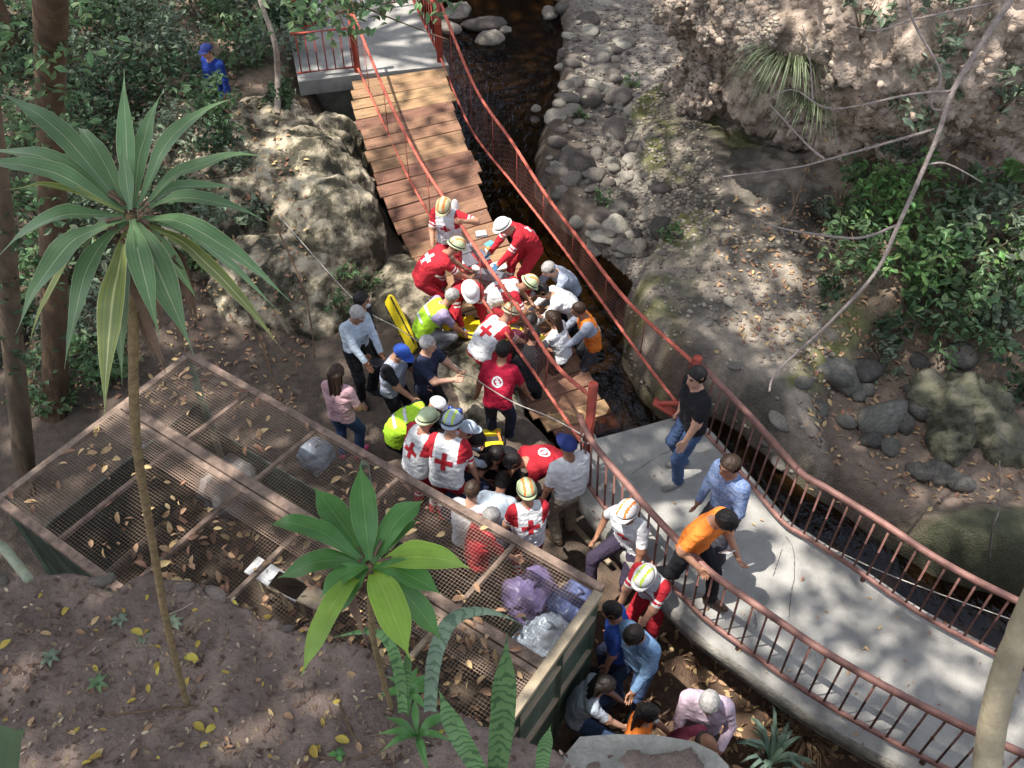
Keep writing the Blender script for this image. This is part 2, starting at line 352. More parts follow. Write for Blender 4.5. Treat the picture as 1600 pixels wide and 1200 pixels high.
def atg(px, py, dz=0.):
    p = _atg0(px, py, dz); o = Vector((0, 0, CAMZ)); d = Vector(p)-o; hs = [h for h in (b.ray_cast(o, d.normalized(), d.length) for b in (CLIFF_BVH, BOULDER_BVH)) if h[0] is not None]
    return np.array(min(hs, key=lambda h: h[3])[0]) if hs else p
lw_ = [((-.62, 9.75, -.25), (.62, .75, .5), .4), ((-.35, 8.95, -.35), (.5, .6, .5), -.3)]
tag(link('bank_rock', rock_mesh('bank_rock', lw_, .05, .09, 3, m_boulder, .05, 5, seed=17)), 'low pale flat rock under the yellow stretcher', 'rock')
bp_ = at(625, 455, .0)
tag(link('bank_rock', rock_mesh('bank_rock', [((bp_[0]+.1, bp_[1]-.1, -.25), (.75, 1.15, .55), .5), ((bp_[0]+.5, bp_[1]-.7, -.4), (.5, .6, .5), 0)], .05, .12, 2.4, m_boulder, .06, 4, seed=23)), 'low pale sunlit rock at the edge of the planks below the boulder', 'rock')
m_stone = mat('river_stone', (.31, .275, .24), (.17, .15, .13), scale=7, rough=.9, bump=.8, bscale=50, rnd=.6, spec=.25)
m_stone2 = mat('dark_side_stone', (.16, .15, .135), (.085, .082, .07), scale=5, rough=.9, bump=.7, bscale=40, rnd=.3)
def stone_proto(seed, n=12, k=8):
    b = MB().ball((0, 0, 0), 1, n, k); V = np.array(b.V); V *= (1+(fbm(V*1.1+seed*7.3, 3, seed)-.5)*.8+(.4-worley(V*1.3+seed*3.1, seed))*.28)[:, None]; return mk_mesh('stone', V, b.F, m_stone)
SP_ = [stone_proto(i) for i in range(7)]
SPd = [m.copy() for m in SP_]
for m in SPd: m.materials[0] = m_stone2
def stone(p, r, flat=.6, dark=False, sink=.35):
    o = link('stone', random.choice(SPd if dark else SP_), GROUND)
    s = (r*random.uniform(.8, 1.25), r*random.uniform(.7, 1.1), r*flat*random.uniform(.8, 1.2)); o.scale = s
    o.location = (p[0], p[1], p[2]+s[2]*(1-2*sink)); o.rotation_euler = (random.uniform(-.25, .25), random.uniform(-.25, .25), random.uniform(0, 6.3)); return o
# the large white boulders that stand in the stream, then the stones of the gravel bar
for x, y, r in ((757, 40, .46), (765, 62, .43), (790, 47, .2), (712, 20, .4), (860, 22, .32), (838, 170, .17), (837, 188, .16), (845, 178, .08), (700, 45, .35)):
    p = at(x, y, WATER_Z); stone((p[0], p[1], WATER_Z-.06), r, .55)
nst = 0
while nst < 255:
    y = random.uniform(0, 400); x0 = np.interp(y, [0, 100, 200, 300, 400], [862, 872, 860, 848, 950]); x1 = np.interp(y, [0, 100, 200, 300, 400], [1000, 985, 1000, 1035, 1010])
    x = random.uniform(x0, x1); p = atg(x, y)
    if p[2] < -.55: continue
    r = random.choice((.07, .09, .1, .12, .15, .2, .26)) if random.random() < .85 else random.uniform(.25, .42)
    stone(p, r*.66, random.uniform(.35, .75), sink=random.uniform(.3, .6)); nst += 1
for x, y, r in ((962, 207, .32), (900, 262, .36), (925, 275, .22), (870, 225, .2), (1035, 362, .25)): stone(atg(x, y), r, .65)
# stones half sunk in the bank slab and lying in the dry side channel
for x, y, r in ((1123, 540, .17), (1225, 655, .25), (1228, 672, .15), (1220, 720, .16), (1095, 555, .15), (1150, 570, .12), (1070, 590, .1), (1200, 690, .13), (1245, 700, .11), (1100, 505, .1), (1140, 470, .09), (1035, 395, .12)): stone(atg(x, y), r, .4, sink=.55)
for x, y, r in ((1305, 583, .30), (1345, 582, .26), (1322, 605, .27), (1435, 567, .17), (1352, 612, .17), (1340, 620, .12), (1375, 660, .36), (1445, 615, .3), (1410, 665, .2), (1436, 645, .2), (1360, 690, .16), (1255, 600, .15), (1500, 560, .25), (1440, 740, .18), (1465, 742, .2), (1486, 752, .17), (1500, 758, .16), (1420, 640, .12), (1460, 600, .14), (1280, 640, .12), (1390, 700, .15), (1320, 660, .14)): stone(atg(x, y), r, .62, True)
m_mossrock = mat('mossy_rock', (.12, .112, .088), (.04, .038, .03), scale=3, rough=.95, bump=1.8, bscale=20, c3=(.10, .10, .065), ramp=(.35, .62))
q = atg(1545, 690)
tag(link('channel_boulder', rock_mesh('channel_boulder', [((q[0]-.15, q[1]+.55, q[2]+.1), (.7, .42, .3), -.5), ((q[0]-.45, q[1]+.1, q[2]+.05), (.26, .6, .4), -.4), ((q[0]+.3, q[1]-.15, q[2]), (.65, .36, .3), -.4)], .04, .2, 2.6, m_mossrock, .14, 3.5, k=.05, hf=.07, seed=31)), 'dark layered mossy boulder in the dry leafy side channel', 'boulder')
# fine gravel and litter: uncountable
def scatter(name, pts, rmin, rmax, m, flat=.55, label=None, kind='stuff', n=5):
    oc = MB().ball((0, 0, 0), 1, n, 3); B = np.array(oc.V); Fq = oc.F; V = []; F = []
    for p in pts:
        r = random.uniform(rmin, rmax); a = random.uniform(0, 6.3); ca, sa = math.cos(a), math.sin(a); sx, sy = random.uniform(.7, 1.3), random.uniform(.7, 1.2)
        Q = B*np.array((r*sx, r*sy, r*flat)); Q = np.stack((Q[:, 0]*ca-Q[:, 1]*sa, Q[:, 0]*sa+Q[:, 1]*ca, Q[:, 2]), 1)+np.asarray(p); o = len(V)
        V += Q.tolist(); F += [tuple(i+o for i in f) for f in Fq]
    return tag(link(name, mk_mesh(name, V, F, m)), label, kind=kind)
m_grav = mat('gravel_bits', (.33, .28, .23), (.18, .155, .13), scale=9, rough=.9, island=.45)
pts = []
while len(pts) < 4600:
    x, y = random.uniform(850, 1300), random.uniform(0, 800); p = atg(x, y)
    g = grav[int((p[0]-GX[0])/.075) % nx, int((p[1]-GY[0])/.075) % ny]; s_ = slab[int((p[0]-GX[0])/.075) % nx, int((p[1]-GY[0])/.075) % ny]
    if p[2] < -.5 or (p[1] > 12 and p[0] > 3.6) or random.random() > g*.95+s_*.2+.02: continue
    pts.append(p+np.array((0, 0, .005)))
tag(scatter('gravel', pts, .014, .05, m_grav), 'loose grey gravel and pebbles along the stream bank')

# pebbles that stand proud of the conglomerate
pts = []; Pv = [f for f in CLIFF_ME.polygons if f.center.y < 24 and f.normal.y < .35]
for f in random.sample(Pv, min(len(Pv), 3400)): pts.append(np.array(f.center)-np.array(f.normal)*.01)
o = scatter('cliff_pebbles', pts, .025, .10, m_cliff, .8); o.parent = CLIFF_O

# the hillside that carries on beyond the modelled ravine
HV = [(-70, -40, 4.55), (70, -40, 4.55), (70, .52, 4.55), (-70, .52, 4.55), (-70, .52, -.4), (70, .52, -.4), (-70, 28.9, 1.5), (-14.95, 28.9, 3.6), (-14.95, .52, .2), (16.95, .52, .2), (16.95, 28.9, 5.), (70, 28.9, 8.), (-70, 90, 10.), (70, 90, 14.), (-70, .52, .2), (70, .52, .2)]
tag(link('hillside', mk_mesh('hillside', HV, [(0, 1, 2, 3), (3, 2, 5, 4), (14, 8, 7, 6), (9, 15, 11, 10), (6, 7, 10, 11, 13, 12)], mat('hillside_earth', (.16, .13, .09), (.08, .075, .045), scale=.8, rough=.95, bump=1., bscale=4), smooth=False)), kind='structure')
# ------------------------------------------------------------------ concrete walkway with brown tube railings
m_conc = mat('walkway_concrete', (.38, .365, .345), (.20, .195, .185), scale=2.2, rough=.92, bump=.7, bscale=60, detail=13, spec=.15, c3=(.315, .305, .285), ramp=(.3, .7))
m_conc_side = mat('weathered_concrete_edge', (.36, .34, .30), (.2, .19, .165), scale=5, rough=.95, bump=1., bscale=30, detail=9)
m_rail = mat('brown_rail_paint', (.27, .135, .11), (.19, .09, .075), scale=12, rough=.5, bump=.25, bscale=70, spec=.4)
m_red = mat('red_oxide_paint', (.47, .085, .055), (.33, .06, .04), scale=9, rough=.55, bump=.3, bscale=60, spec=.35)
DZ = 1.0
RB = [at(x, y, DZ+.1) for x, y in ((1078, 648), (1097, 670), (1135, 712), (1180, 765), (1225, 817), (1257, 837), (1334, 887), (1444, 962), (1600, 1044), (1760, 1125), (1950, 1215))]
LB = [at(x, y, DZ+.1) for x, y in ((905, 722), (916, 750), (931, 774), (973, 826), (1005, 865), (1045, 910), (1075, 940), (1101, 966), (1180, 1024), (1256, 1078), (1350, 1134), (1444, 1184), (1560, 1240), (1750, 1335))]
RBs = resample(catmull(RB, 6), 60); LBs = resample(catmull(LB, 6), 60)
walk = empty('walkway_bridge', (2.5, 5.5, DZ-.2), label='pale concrete footbridge slab with brown tube railings above the dirt path', cat='footbridge')
Wo = np.array(walk.location)
def offs(P, d):
    T = np.gradient(P[:, :2], axis=0); T /= np.linalg.norm(T, axis=1)[:, None]; Q = P.copy(); Q[:, 0] += T[:, 1]*d; Q[:, 1] -= T[:, 0]*d; return Q
le, re = offs(LBs, .13), offs(RBs, -.13)
le[0] = (*at(940, 683, DZ)[:2], DZ); le[0, 0] -= .28; le[0, 1] -= .1; re[0] = (*at(1088, 643, DZ)[:2], DZ)
mb = MB(); nq = 60; K = 9; Vt = []
for i in range(nq):
    for k in range(K):
        p = le[i]*(1-k/(K-1))+re[i]*(k/(K-1)); Vt.append((p[0], p[1], DZ+(fbm(np.array([[p[0]*2, p[1]*2, 0]]), 3, 5)[0]-.5)*.015))
Ft = [(i*K+k, i*K+k+1, (i+1)*K+k+1, (i+1)*K+k) for i in range(nq-1) for k in range(K-1)]
mb.add(Vt, [f[::-1] for f in Ft], 0)
def skirt(E, sgn):
    pr = ((0, 0), (.03, -.03), (.03, -.16), (-.02, -.2), (-.35, -.26)); O = [offs(E, sgn*d) for d, _ in pr]
    Vs = [(O[j][i][0], O[j][i][1], DZ+pr[j][1]+(0 if j == 0 else random.uniform(-.008, .008))) for i in range(nq) for j in range(5)]
    Fs = [(i*5+j, i*5+j+1, (i+1)*5+j+1, (i+1)*5+j) for i in range(nq-1) for j in range(4)]; mb.add(Vs, Fs if sgn > 0 else [f[::-1] for f in Fs], 1)
skirt(le, 1); skirt(re, -1)
e0 = [le[0], re[0]]; mb.add([(*le[0][:2], DZ), (*re[0][:2], DZ), (*re[0][:2], DZ-.22), (*le[0][:2], DZ-.22)], [(0, 1, 2, 3), (3, 2, 1, 0)][:1], 1)
Vb = [(*le[i][:2], DZ-.24) for i in range(nq)]+[(*re[i][:2], DZ-.24) for i in range(nq)]; mb.add(Vb, [(i, i+1, nq+i+1, nq+i) for i in range(nq-1)], 1)
mb.build('deck_slab', [m_conc, m_conc_side], walk, True, None).matrix_parent_inverse = Matrix.Translation(-Vector(Wo))
def child(mbd, name, mats, parent, smooth=False, origin=None):
    """build a mesh given in world coordinates as a child of an Empty at origin"""
    o = mbd.build(name, mats, parent, smooth); o.matrix_parent_inverse = Matrix.Translation(-Vector(origin)); return o
# cracks of the slab: two narrow dark joints
mk = mat('crack_dirt', (.11, .10, .09), rough=1)
for seg in ([(1228, 838), (1240, 860), (1241, 900), (1236, 930), (1233, 965)], [(1222, 858), (1213, 885), (1208, 900)], [(985, 742), (1030, 712), (1062, 698)], [(1178, 955), (1182, 972), (1181, 982)]):
    P = resample(catmull([at(x, y, DZ+.012) for x, y in seg], 5), 24); mb = MB(); Vc = []
    for i, p in enumerate(P):
        t_ = P[min(i+1, 23)]-P[max(i-1, 0)]; t_ /= np.linalg.norm(t_); nn = np.array((-t_[1], t_[0], 0)); wd = .0035*random.uniform(.3, 1.5); j = nn*random.uniform(-.004, .004)
        Vc += [p+j+nn*wd, p+j-nn*wd]
    mb.add(Vc, [(2*i, 2*i+1, 2*i+3, 2*i+2) for i in range(23)]); child(mb, 'crack', mk, walk, False, Wo)
RH = .83
for P in (LBs, RBs):
    c_ = (LBs+RBs)/2; out = 1 if P is LBs else -1
    B = P.copy(); T = offs(P, out*.04); T[:, 2] += RH
    child(MB().tube(B, .03, 8), 'bottom_rail', m_rail, walk, True, Wo); child(MB().tube(T, .036, 10), 'handrail', m_rail, walk, True, Wo)
    s = np.r_[0, np.cumsum(np.linalg.norm(np.diff(P, axis=0), axis=1))]
    for q_ in np.arange(.08, s[-1], .152):
        b = np.array([np.interp(q_, s, B[:, k]) for k in range(3)]); tp = np.array([np.interp(q_, s, T[:, k]) for k in range(3)])
        if b[1] < 2.2 or b[0] > 6.2: continue
        child(MB().tube([b, tp], .0125, 6), 'baluster', m_rail, walk, True, Wo)
    for q_ in np.arange(.9, s[-1], 1.9):
        b = np.array([np.interp(q_, s, B[:, k]) for k in range(3)]); 
        if b[1] < 2.2 or b[0] > 6.2: continue
        child(MB().tube([b-np.array((0, 0, .1)), b], .028, 6), 'rail_foot', m_rail, walk, True, Wo)
# ------------------------------------------------------------------ far platform with red railings
plat = empty('far_platform', at(600, 60, .6), label='grey concrete landing with red railings at the top of the plank bridge', cat='landing'); Po = np.array(plat.location)
pp = [at(x, y, 1.) for x, y in ((466, 128), (556, 117), (701, 102), (676, 50), (648, -5), (630, -40), (430, -40), (440, 20), (455, 70))]
mb = MB(); n = len(pp); mb.add([(p[0], p[1], 1.) for p in pp]+[(p[0], p[1], .72) for p in pp], [tuple(range(n-1, -1, -1)), tuple(range(n, 2*n))]+[(i, (i+1) % n, n+(i+1) % n, n+i) for i in range(n)])
child(mb, 'landing_slab', m_conc, plat, False, Po)
mb = MB(); a_, b_ = at(500, 135, .5), at(548, 128, .5)
mb.box((a_[0]+.3, a_[1]+.5, 0), (1.1, .9, 1.45)); child(mb, 'abutment', m_conc_side, plat, False, Po)
def railing(parent, origin, A, B, hgt, n, m, r=.022):
    A, B = np.array(A), np.array(B); up = np.array((0, 0, hgt))
    child(MB().tube([A+up, B+up], r*1.25, 8), 'handrail', m, parent, True, origin); child(MB().tube([A+(0, 0, .1), B+(0, 0, .1)], r, 8), 'bottom_rail', m, parent, True, origin)
    for i in range(n):
        p = A+(B-A)*((i+.5)/n); child(MB().tube([p+(0, 0, .1), p+up], r*.55, 6), 'baluster', m, parent, True, origin)
FL, FR = at(559, 112, 1.), at(688, 96, 1.)
railing(plat, Po, at(466, 122, 1.), FL, .85, 7, m_red); railing(plat, Po, FR, at(637, -12, 1.), .95, 13, m_red, .026); railing(plat, Po, at(545, 22, 1.), at(637, 8, 1.), .5, 7, m_red)
railing(plat, Po, at(545, 22, 1.), at(455, 60, 1.), .7, 6, m_red)
for p in (FL, FR): child(MB().tube([p-(0, 0, .1), p+(0, 0, 1.55)], .062, 12), 'post', m_red, plat, True, Po)
# ------------------------------------------------------------------ plank bridge
m_plank = mat('plank_wood', (.345, .195, .11), (.17, .098, .058), scale=3., rough=.75, bump=.35, bscale=30, rnd=.32, stretch=(1.2, 9, 9), detail=8, ramp=(.3, .7))
BL = [(549, 128, 1.), (552, 165, .9), (575, 250, .66), (602, 318, .42), (626, 368, .24), (652, 420, .1), (692, 480, .0), (735, 535, -.1), (800, 612, -.28), (838, 652, -.36), (880, 694, -.42)]
BR = [(699, 107, 1.), (706, 165, .9), (736, 245, .66), (760, 322, .42), (778, 358, .24), (806, 402, .1), (850, 465, .0), (886, 530, -.14), (930, 610, -.44), (952, 642, -.54), (975, 668, -.62)]
Lc = catmull([at(*p) for p in BL], 8); Rc = catmull([at(*p) for p in BR], 8); Lp = resample(Lc, 200); Rp = resample(Rc, 200)
br = empty('plank_bridge', at(620, 300, .3), label='collapsed hanging bridge of brown planks with red handrail ropes dipping into the stream', cat='bridge'); Bo = np.array(br.location)
NP = 31; bolts = MB()
for i in range(NP):
    t0, t1 = i/NP*199, (i+1)/NP*199; f = lambda A, t: A[int(t)]*(1-t % 1)+A[min(199, int(t)+1)]*(t % 1)
    l, r = f(Lp, (t0+t1)/2), f(Rp, (t0+t1)/2); la, lb, ra, rb = f(Lp, t0), f(Lp, t1), f(Rp, t0), f(Rp, t1)
    d = (r-l)/np.linalg.norm(r-l); l = l+d*random.uniform(-.05, .03); r = r+d*random.uniform(-.03, .05+.05*(i % 7 == 3))
    alo = (la+ra)/2-(lb+rb)/2; wdt = np.linalg.norm(alo)*.955; alo /= np.linalg.norm(alo); nrm = np.cross(d, alo); nrm /= np.linalg.norm(nrm); alo = np.cross(nrm, d)
    if nrm[2] < 0: nrm = -nrm; alo = -alo
    c = (l+r)/2+nrm*random.uniform(-.012, .012); ln = np.linalg.norm(r-l)
    o = MB().box((0, 0, 0), (ln, wdt, .05), None, 0, .006).build('plank', m_plank, br)
    R = Matrix(np.stack((d, alo, nrm), 1).tolist()).to_4x4(); o.matrix_parent_inverse = Matrix.Translation(-Vector(Bo)); o.matrix_basis = Matrix.Translation(Vector(c))@R@Matrix.Rotation(random.uniform(-.012, .012), 4, 'X')
    for e, sg in ((l, 1), (r, -1)):
        for k_ in (-.25, .25): bolts.ball(e+d*sg*.13+alo*wdt*k_+nrm*.03+d*random.uniform(-.01, .01), .011, 6, 3)
m_steel = mat('galvanised_bolt', (.55, .55, .53), rough=.4, metal=.6)
tag(child(bolts, 'bolt_heads', m_steel, br, True, Bo), kind='stuff')
NLp, NRp = np.array((.86, 6.95, DZ)), at(1066, 657, DZ)
mb = MB().tube([NLp-(0, 0, .3), NLp+(0, 0, 1.5)], .053, 14); child(mb, 'near_post', m_red, br, True, Bo)
mb = MB().tube([NRp-(0, 0, .2), NRp+(.04, .0, 1.08)], .055, 14); mb.bar(NRp+(0, 0, .03), NRp+(-.36, .12, .22), .12, .03); mb.bar(NRp+(0, 0, .3), NRp+(-.3, .1, .2), .05, .05); child(mb, 'near_post', m_red, br, True, Bo)
m_rope = mat('rust_red_rope', (.62, .16, .11), (.42, .10, .07), scale=30, rough=.75, bump=1., bscale=90)
def cable(A, B, pix):
    A, B = np.array(A), np.array(B); n_ = np.array((B[1]-A[1], A[0]-B[0], 0)); return [A]+[at_plane(x, y, A, n_) for x, y in pix]+[B]
def zc(P, z): return np.array((P[0], P[1], z))
CB = {}
CB['ru'] = cable(zc(FR, 2.35), zc(NRp, 2.0), [(740, 132), (800, 222), (850, 300), (905, 374), (980, 470)])
CB['rl'] = cable(zc(FR, 1.1), zc(NRp, 1.15), [(735, 200), (800, 285), (860, 362), (925, 450), (995, 548)])
CB['lu'] = cable(zc(FL, 2.3), zc(NLp, 2.3), [(600, 140), (650, 240), (695, 312), (752, 400), (815, 490), (868, 570)])
CB['ll'] = cable(zc(FL, 1.1), zc(NLp, 1.4), [(590, 172), (632, 265), (680, 352), (728, 430), (790, 520), (850, 605)])
CS = {}
for k_, P in CB.items():
    Q = resample(catmull(P, 10), 150); CS[k_] = Q; th = .021 if k_[1] == 'u' else .017
    child(MB().tube(Q, [th*(1+.35*abs(math.sin(i*1.9))) for i in range(150)], 7), 'handrail_rope', m_rope, br, True, Bo)
for sd in 'rl':
    U, Lo = CS[sd+'u'], CS[sd+'l']
    for i in range(12, 150, 17): child(MB().tube([U[i], Lo[i]], .007, 5), 'hanger_rod', m_rope, br, True, Bo)
m_net = mat('grey_net', (.26, .12, .10), rough=.9)
for sd in 'rl':      # wire netting hung between the two ropes
    U, Lo = CS[sd+'u'], CS[sd+'l']; mb = MB(); nv = 9
    for i in range(0, 149, 3):
        for k_ in range(0, nv):
            p = U[i]*(1-k_/nv)+Lo[i]*(k_/nv)
            for j in (3, -3):
                if 0 <= i+j < 150:
                    q_ = U[i+j]*(1-(k_+1)/nv)+Lo[i+j]*((k_+1)/nv); mb.tube([p, q_], .0013, 3, cap=False)
    tag(child(mb, 'wire_netting', m_net, br, False, Bo), kind='stuff')
# ------------------------------------------------------------------ wire mesh cage
m_cagewood = mat('cage_timber', (.32, .23, .18), (.16, .115, .09), scale=5, rough=.85, bump=.6, bscale=40, stretch=(2, 2, 2), rnd=.12)
m_palewood = mat('pale_timber', (.50, .41, .29), (.36, .29, .2), scale=5, rough=.8, bump=.4, bscale=40)
m_wire = mat('rusty_mesh_wire', (.40, .29, .22), (.27, .19, .145), scale=4, rough=.6, metal=.1)
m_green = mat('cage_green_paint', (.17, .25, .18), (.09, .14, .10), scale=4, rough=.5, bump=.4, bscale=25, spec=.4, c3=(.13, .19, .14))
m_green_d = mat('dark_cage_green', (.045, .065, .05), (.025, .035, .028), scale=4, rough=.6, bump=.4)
CZ = 2.0
A_, B_ = at(190, 636, CZ), at(844, 1043, CZ); ud = (B_-A_)/np.linalg.norm(B_-A_); vd = np.array((-ud[1], ud[0], 0))      # vd points away from the camera
cage = empty('mesh_cage', (*A_[:2], 0), label='long low cage with rusty wire mesh roof strewn with dry leaves', cat='cage'); Co = np.array(cage.location)
CL = np.linalg.norm(B_-A_)+.06; VB, VF = .98, -1.55
def cp(u, v, z=CZ): return np.array((*(A_+ud*u+vd*v)[:2], z))
def beam(u0, v0, u1, v1, wd=.07, ht=.06, z=CZ, m=m_cagewood, name='beam'): child(MB().bar(cp(u0, v0, z), cp(u1, v1, z), wd, ht, bev=.006), name, m, cage, False, Co)
beam(-.02, VB, CL, VB, .085, .075); beam(0, .03, CL-.03, .03, .11, .06); beam(0, -.07, CL-.03, -.07, .06, .05); beam(-.02, VF, CL, VF, .09, .07)
beam(0, VF+.04, 0, VB-.04, .08, .065, CZ-.003); beam(CL-.02, VF+.045, CL-.02, VB-.045, .09, .07, CZ-.003, m_palewood)
for u in (.95, 1.95, 3.1, 4.55): beam(u, .085, u+.05, VB-.045, .045, .045, CZ-.01); 
for u in (.9, 1.9, 2.75, 3.6, 4.5): beam(u, VF+.045, u+.02, -.1, .05, .05, CZ-.01, m_cagewood if u < 4.4 else m_palewood)
mb = MB()
wr = lambda a, b, r: mb.tube([a, b], r, 3, cap=False)
for u in np.arange(.03, CL-.04, .034): wr(cp(u, .09, CZ+.036), cp(u, VB-.03, CZ+.036), .0016); wr(cp(u, VF+.03, CZ+.034), cp(u, -.1, CZ+.034), .0012)  # light put into wire thickness: shaded front half thinner, sunlit back half thicker
for v in np.arange(.09, VB-.03, .034): wr(cp(.03, v, CZ+.039), cp(CL-.04, v, CZ+.039), .0016)
for v in np.arange(VF+.03, -.1, .034): wr(cp(.03, v, CZ+.037), cp(CL-.04, v, CZ+.037), .0012)
tag(child(mb, 'roof_mesh', m_wire, cage, False, Co), kind='stuff')
mb = MB()
for u in np.arange(0, CL-.02, .028): wr(cp(u, -.1, CZ+.03), cp(u, -.36, CZ+.03), .0035)
for v in np.arange(-.36, -.1, .028): wr(cp(.02, v, CZ+.033), cp(CL-.05, v, CZ+.033), .0035)
tag(child(mb, 'coarse_mesh_strip', m_wire, cage, False, Co), kind='stuff')
for u, v in ((0.04, VB-.05), (CL-.05, VB-.05), (0.04, VF+.05), (CL-.05, VF+.05), (2.7, VB-.05), (1.6, VF+.05), (3.2, VF+.05)):
    child(MB().bar(cp(u, v, -.1), cp(u, v, CZ-.04), .07, .07), 'post', m_green, cage, False, Co)
# painted end wall: frame, three panels and two rails, and the side walls
for v0, v1 in ((VF+.09, -.42), (-.36, .28), (.34, VB-.09)):
    for z0, z1 in ((.05, .9), (.98, 1.55), (1.62, 1.94)):
        child(MB().bar(cp(CL-.06, (v0+v1)/2, z0), cp(CL-.06, (v0+v1)/2, z1), .02, v1-v0, up=vd), 'panel', m_green, cage, False, Co)
for z in (.94, 1.585): beam(CL-.035, VF+.05, CL-.035, VB-.05, .05, .06, z, m_palewood, 'rail')
for v in (-.39, .31): child(MB().bar(cp(CL-.035, v, .02), cp(CL-.035, v, 1.95), .05, .05), 'post', m_green, cage, False, Co)
child(MB().bar(cp(CL-.03, -.95, 1.9), cp(CL-.03, -.75, 1.0), .05, .03, up=vd), 'brace', m_palewood, cage, False, Co)
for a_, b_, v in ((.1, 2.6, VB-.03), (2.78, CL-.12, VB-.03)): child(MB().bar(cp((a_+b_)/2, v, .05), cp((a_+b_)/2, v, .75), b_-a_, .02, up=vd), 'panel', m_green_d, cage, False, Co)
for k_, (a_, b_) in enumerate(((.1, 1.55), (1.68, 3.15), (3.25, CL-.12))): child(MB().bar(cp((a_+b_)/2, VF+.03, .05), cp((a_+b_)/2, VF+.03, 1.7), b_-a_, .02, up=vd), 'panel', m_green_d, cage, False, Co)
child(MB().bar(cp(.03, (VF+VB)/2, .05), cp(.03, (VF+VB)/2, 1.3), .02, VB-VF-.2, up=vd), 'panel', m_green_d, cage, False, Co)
# ------------------------------------------------------------------ foreground ledge
m_ledge = mat('ledge_earth', (.27, .20, .165), (.12, .09, .076), scale=2.4, rough=.95, bump=1.6, bscale=30, detail=10, spec=.1, c3=(.175, .132, .112), ramp=(.3, .7))
LZ = 4.9
edge = W([(-160, 870), (0, 888), (70, 895), (135, 900), (190, 925), (245, 892), (300, 905), (350, 928), (430, 962), (520, 1006), (600, 1035), (660, 1075), (700, 1115), (760, 1132), (800, 1146), (850, 1158), (920, 1170), (1000, 1172), (1080, 1185), (1135, 1215), (1170, 1270)], LZ)
lpoly = edge+[(1.6, .2), (-6, .2), (-6, 3.1)]
lx, ly = np.meshgrid(np.arange(-4.6, 1.9, .026), np.arange(.45, 3.9, .026), indexing='ij')
q3 = lambda s, z=0: np.stack((lx*s, ly*s, np.full_like(lx, z)), -1)
ld = poly_sd(lx, ly, lpoly)+(fbm(q3(4.5), 4, 71)-.5)*.16+(fbm(q3(16), 3, 72)-.5)*.05
lz = LZ+(fbm(q3(1.2), 4, 73)-.5)*.16+(fbm(q3(7), 4, 74)-.5)*.07+(fbm(q3(26), 2, 75)-.5)*.02-.0*lx
lz += .06*sstep(-.25, -.05, ld)*(fbm(q3(5), 3, 77))
lz = lz-sstep(-.02, .10, ld)*(1.3+fbm(q3(6), 3, 78))-np.clip(ld-.06, 0, 1)*14
keep = ld < .3; idx = np.full(lx.shape, -1); idx[keep] = np.arange(keep.sum()); V = np.stack((lx, ly, lz), -1)[keep]
Fq = np.stack((idx[:-1, :-1], idx[1:, :-1], idx[1:, 1:], idx[:-1, 1:]), -1).reshape(-1, 4); Fq = Fq[(Fq >= 0).all(1)]
LEDGE = tag(link('ledge', mk_mesh('ledge', V, Fq, m_ledge)), kind='structure')
_lt = {}
def ledge_z(x, y):
    i = int(np.clip((x+4.6)/.026, 0, lx.shape[0]-1)); j = int(np.clip((y-.45)/.026, 0, lx.shape[1]-1)); return float(lz[i, j])
def atl(px, py):
    z = LZ
    for _ in range(6): p = at(px, py, z); z = ledge_z(p[0], p[1])
    return np.array((p[0], p[1], z))
# ------------------------------------------------------------------ foliage tools
def leaves(C_, size, up=.35, ar=.5, droop=.25, rng=RNG):
    """one folded six-cornered leaf per point"""
    n = len(C_); C_ = np.asarray(C_); s = size*rng.uniform(.6, 1.3, n)[:, None]
    d = rng.normal(size=(n, 3)); d[:, 2] = d[:, 2]*.5-droop; d /= np.linalg.norm(d, axis=1)[:, None]
    nn = rng.normal(size=(n, 3))*.6; nn[:, 2] += up*3; x = np.cross(d, nn); x /= np.linalg.norm(x, axis=1)[:, None]+1e-9; nn = np.cross(x, d)
    P = [C_-d*s*.5, C_-d*s*.12+x*s*ar*.48+nn*s*.07, C_+d*s*.2+x*s*ar*.36+nn*s*.05, C_+d*s*.5-nn*s*.12, C_+d*s*.2-x*s*ar*.36+nn*s*.05, C_-d*s*.12-x*s*ar*.48+nn*s*.07]
    V = np.stack(P, 1).reshape(-1, 3); b = np.arange(n)*6
    return V, np.concatenate((np.stack((b, b+1, b+2, b+3), 1), np.stack((b, b+3, b+4, b+5), 1)))
def leafmat(name, c1, c2, island=.4, transl=.3, rough=.45): return mat(name, c1, c2, scale=2.5, rough=rough, island=island, transl=transl, spec=.4)
m_lf_dark = leafmat('dark_leaf', (.085, .135, .06), (.04, .075, .04), .55)
m_lf_mid = leafmat('mid_leaf', (.185, .285, .12), (.10, .165, .08), .5)
m_lf_bright = leafmat('bright_leaf', (.23, .37, .12), (.13, .25, .08), .4)
m_lf_grey = leafmat('greyish_leaf', (.23, .28, .185), (.12, .16, .105), .5)
m_lf_canopy = leafmat('canopy_leaf', (.07, .13, .035), (.04, .08, .025), .3, .2)
m_bark = mat('tree_bark', (.20, .145, .10), (.11, .08, .055), scale=6, rough=.95, bump=1.2, bscale=18, stretch=(1, 1, .25))
m_bark_brown = mat('brown_bark', (.16, .10, .06), (.085, .055, .035), scale=6, rough=.95, bump=1.2, bscale=18, stretch=(1, 1, .25))
m_twig = mat('pale_twig', (.36, .30, .25), (.22, .18, .15), scale=14, rough=.9, bump=.5)
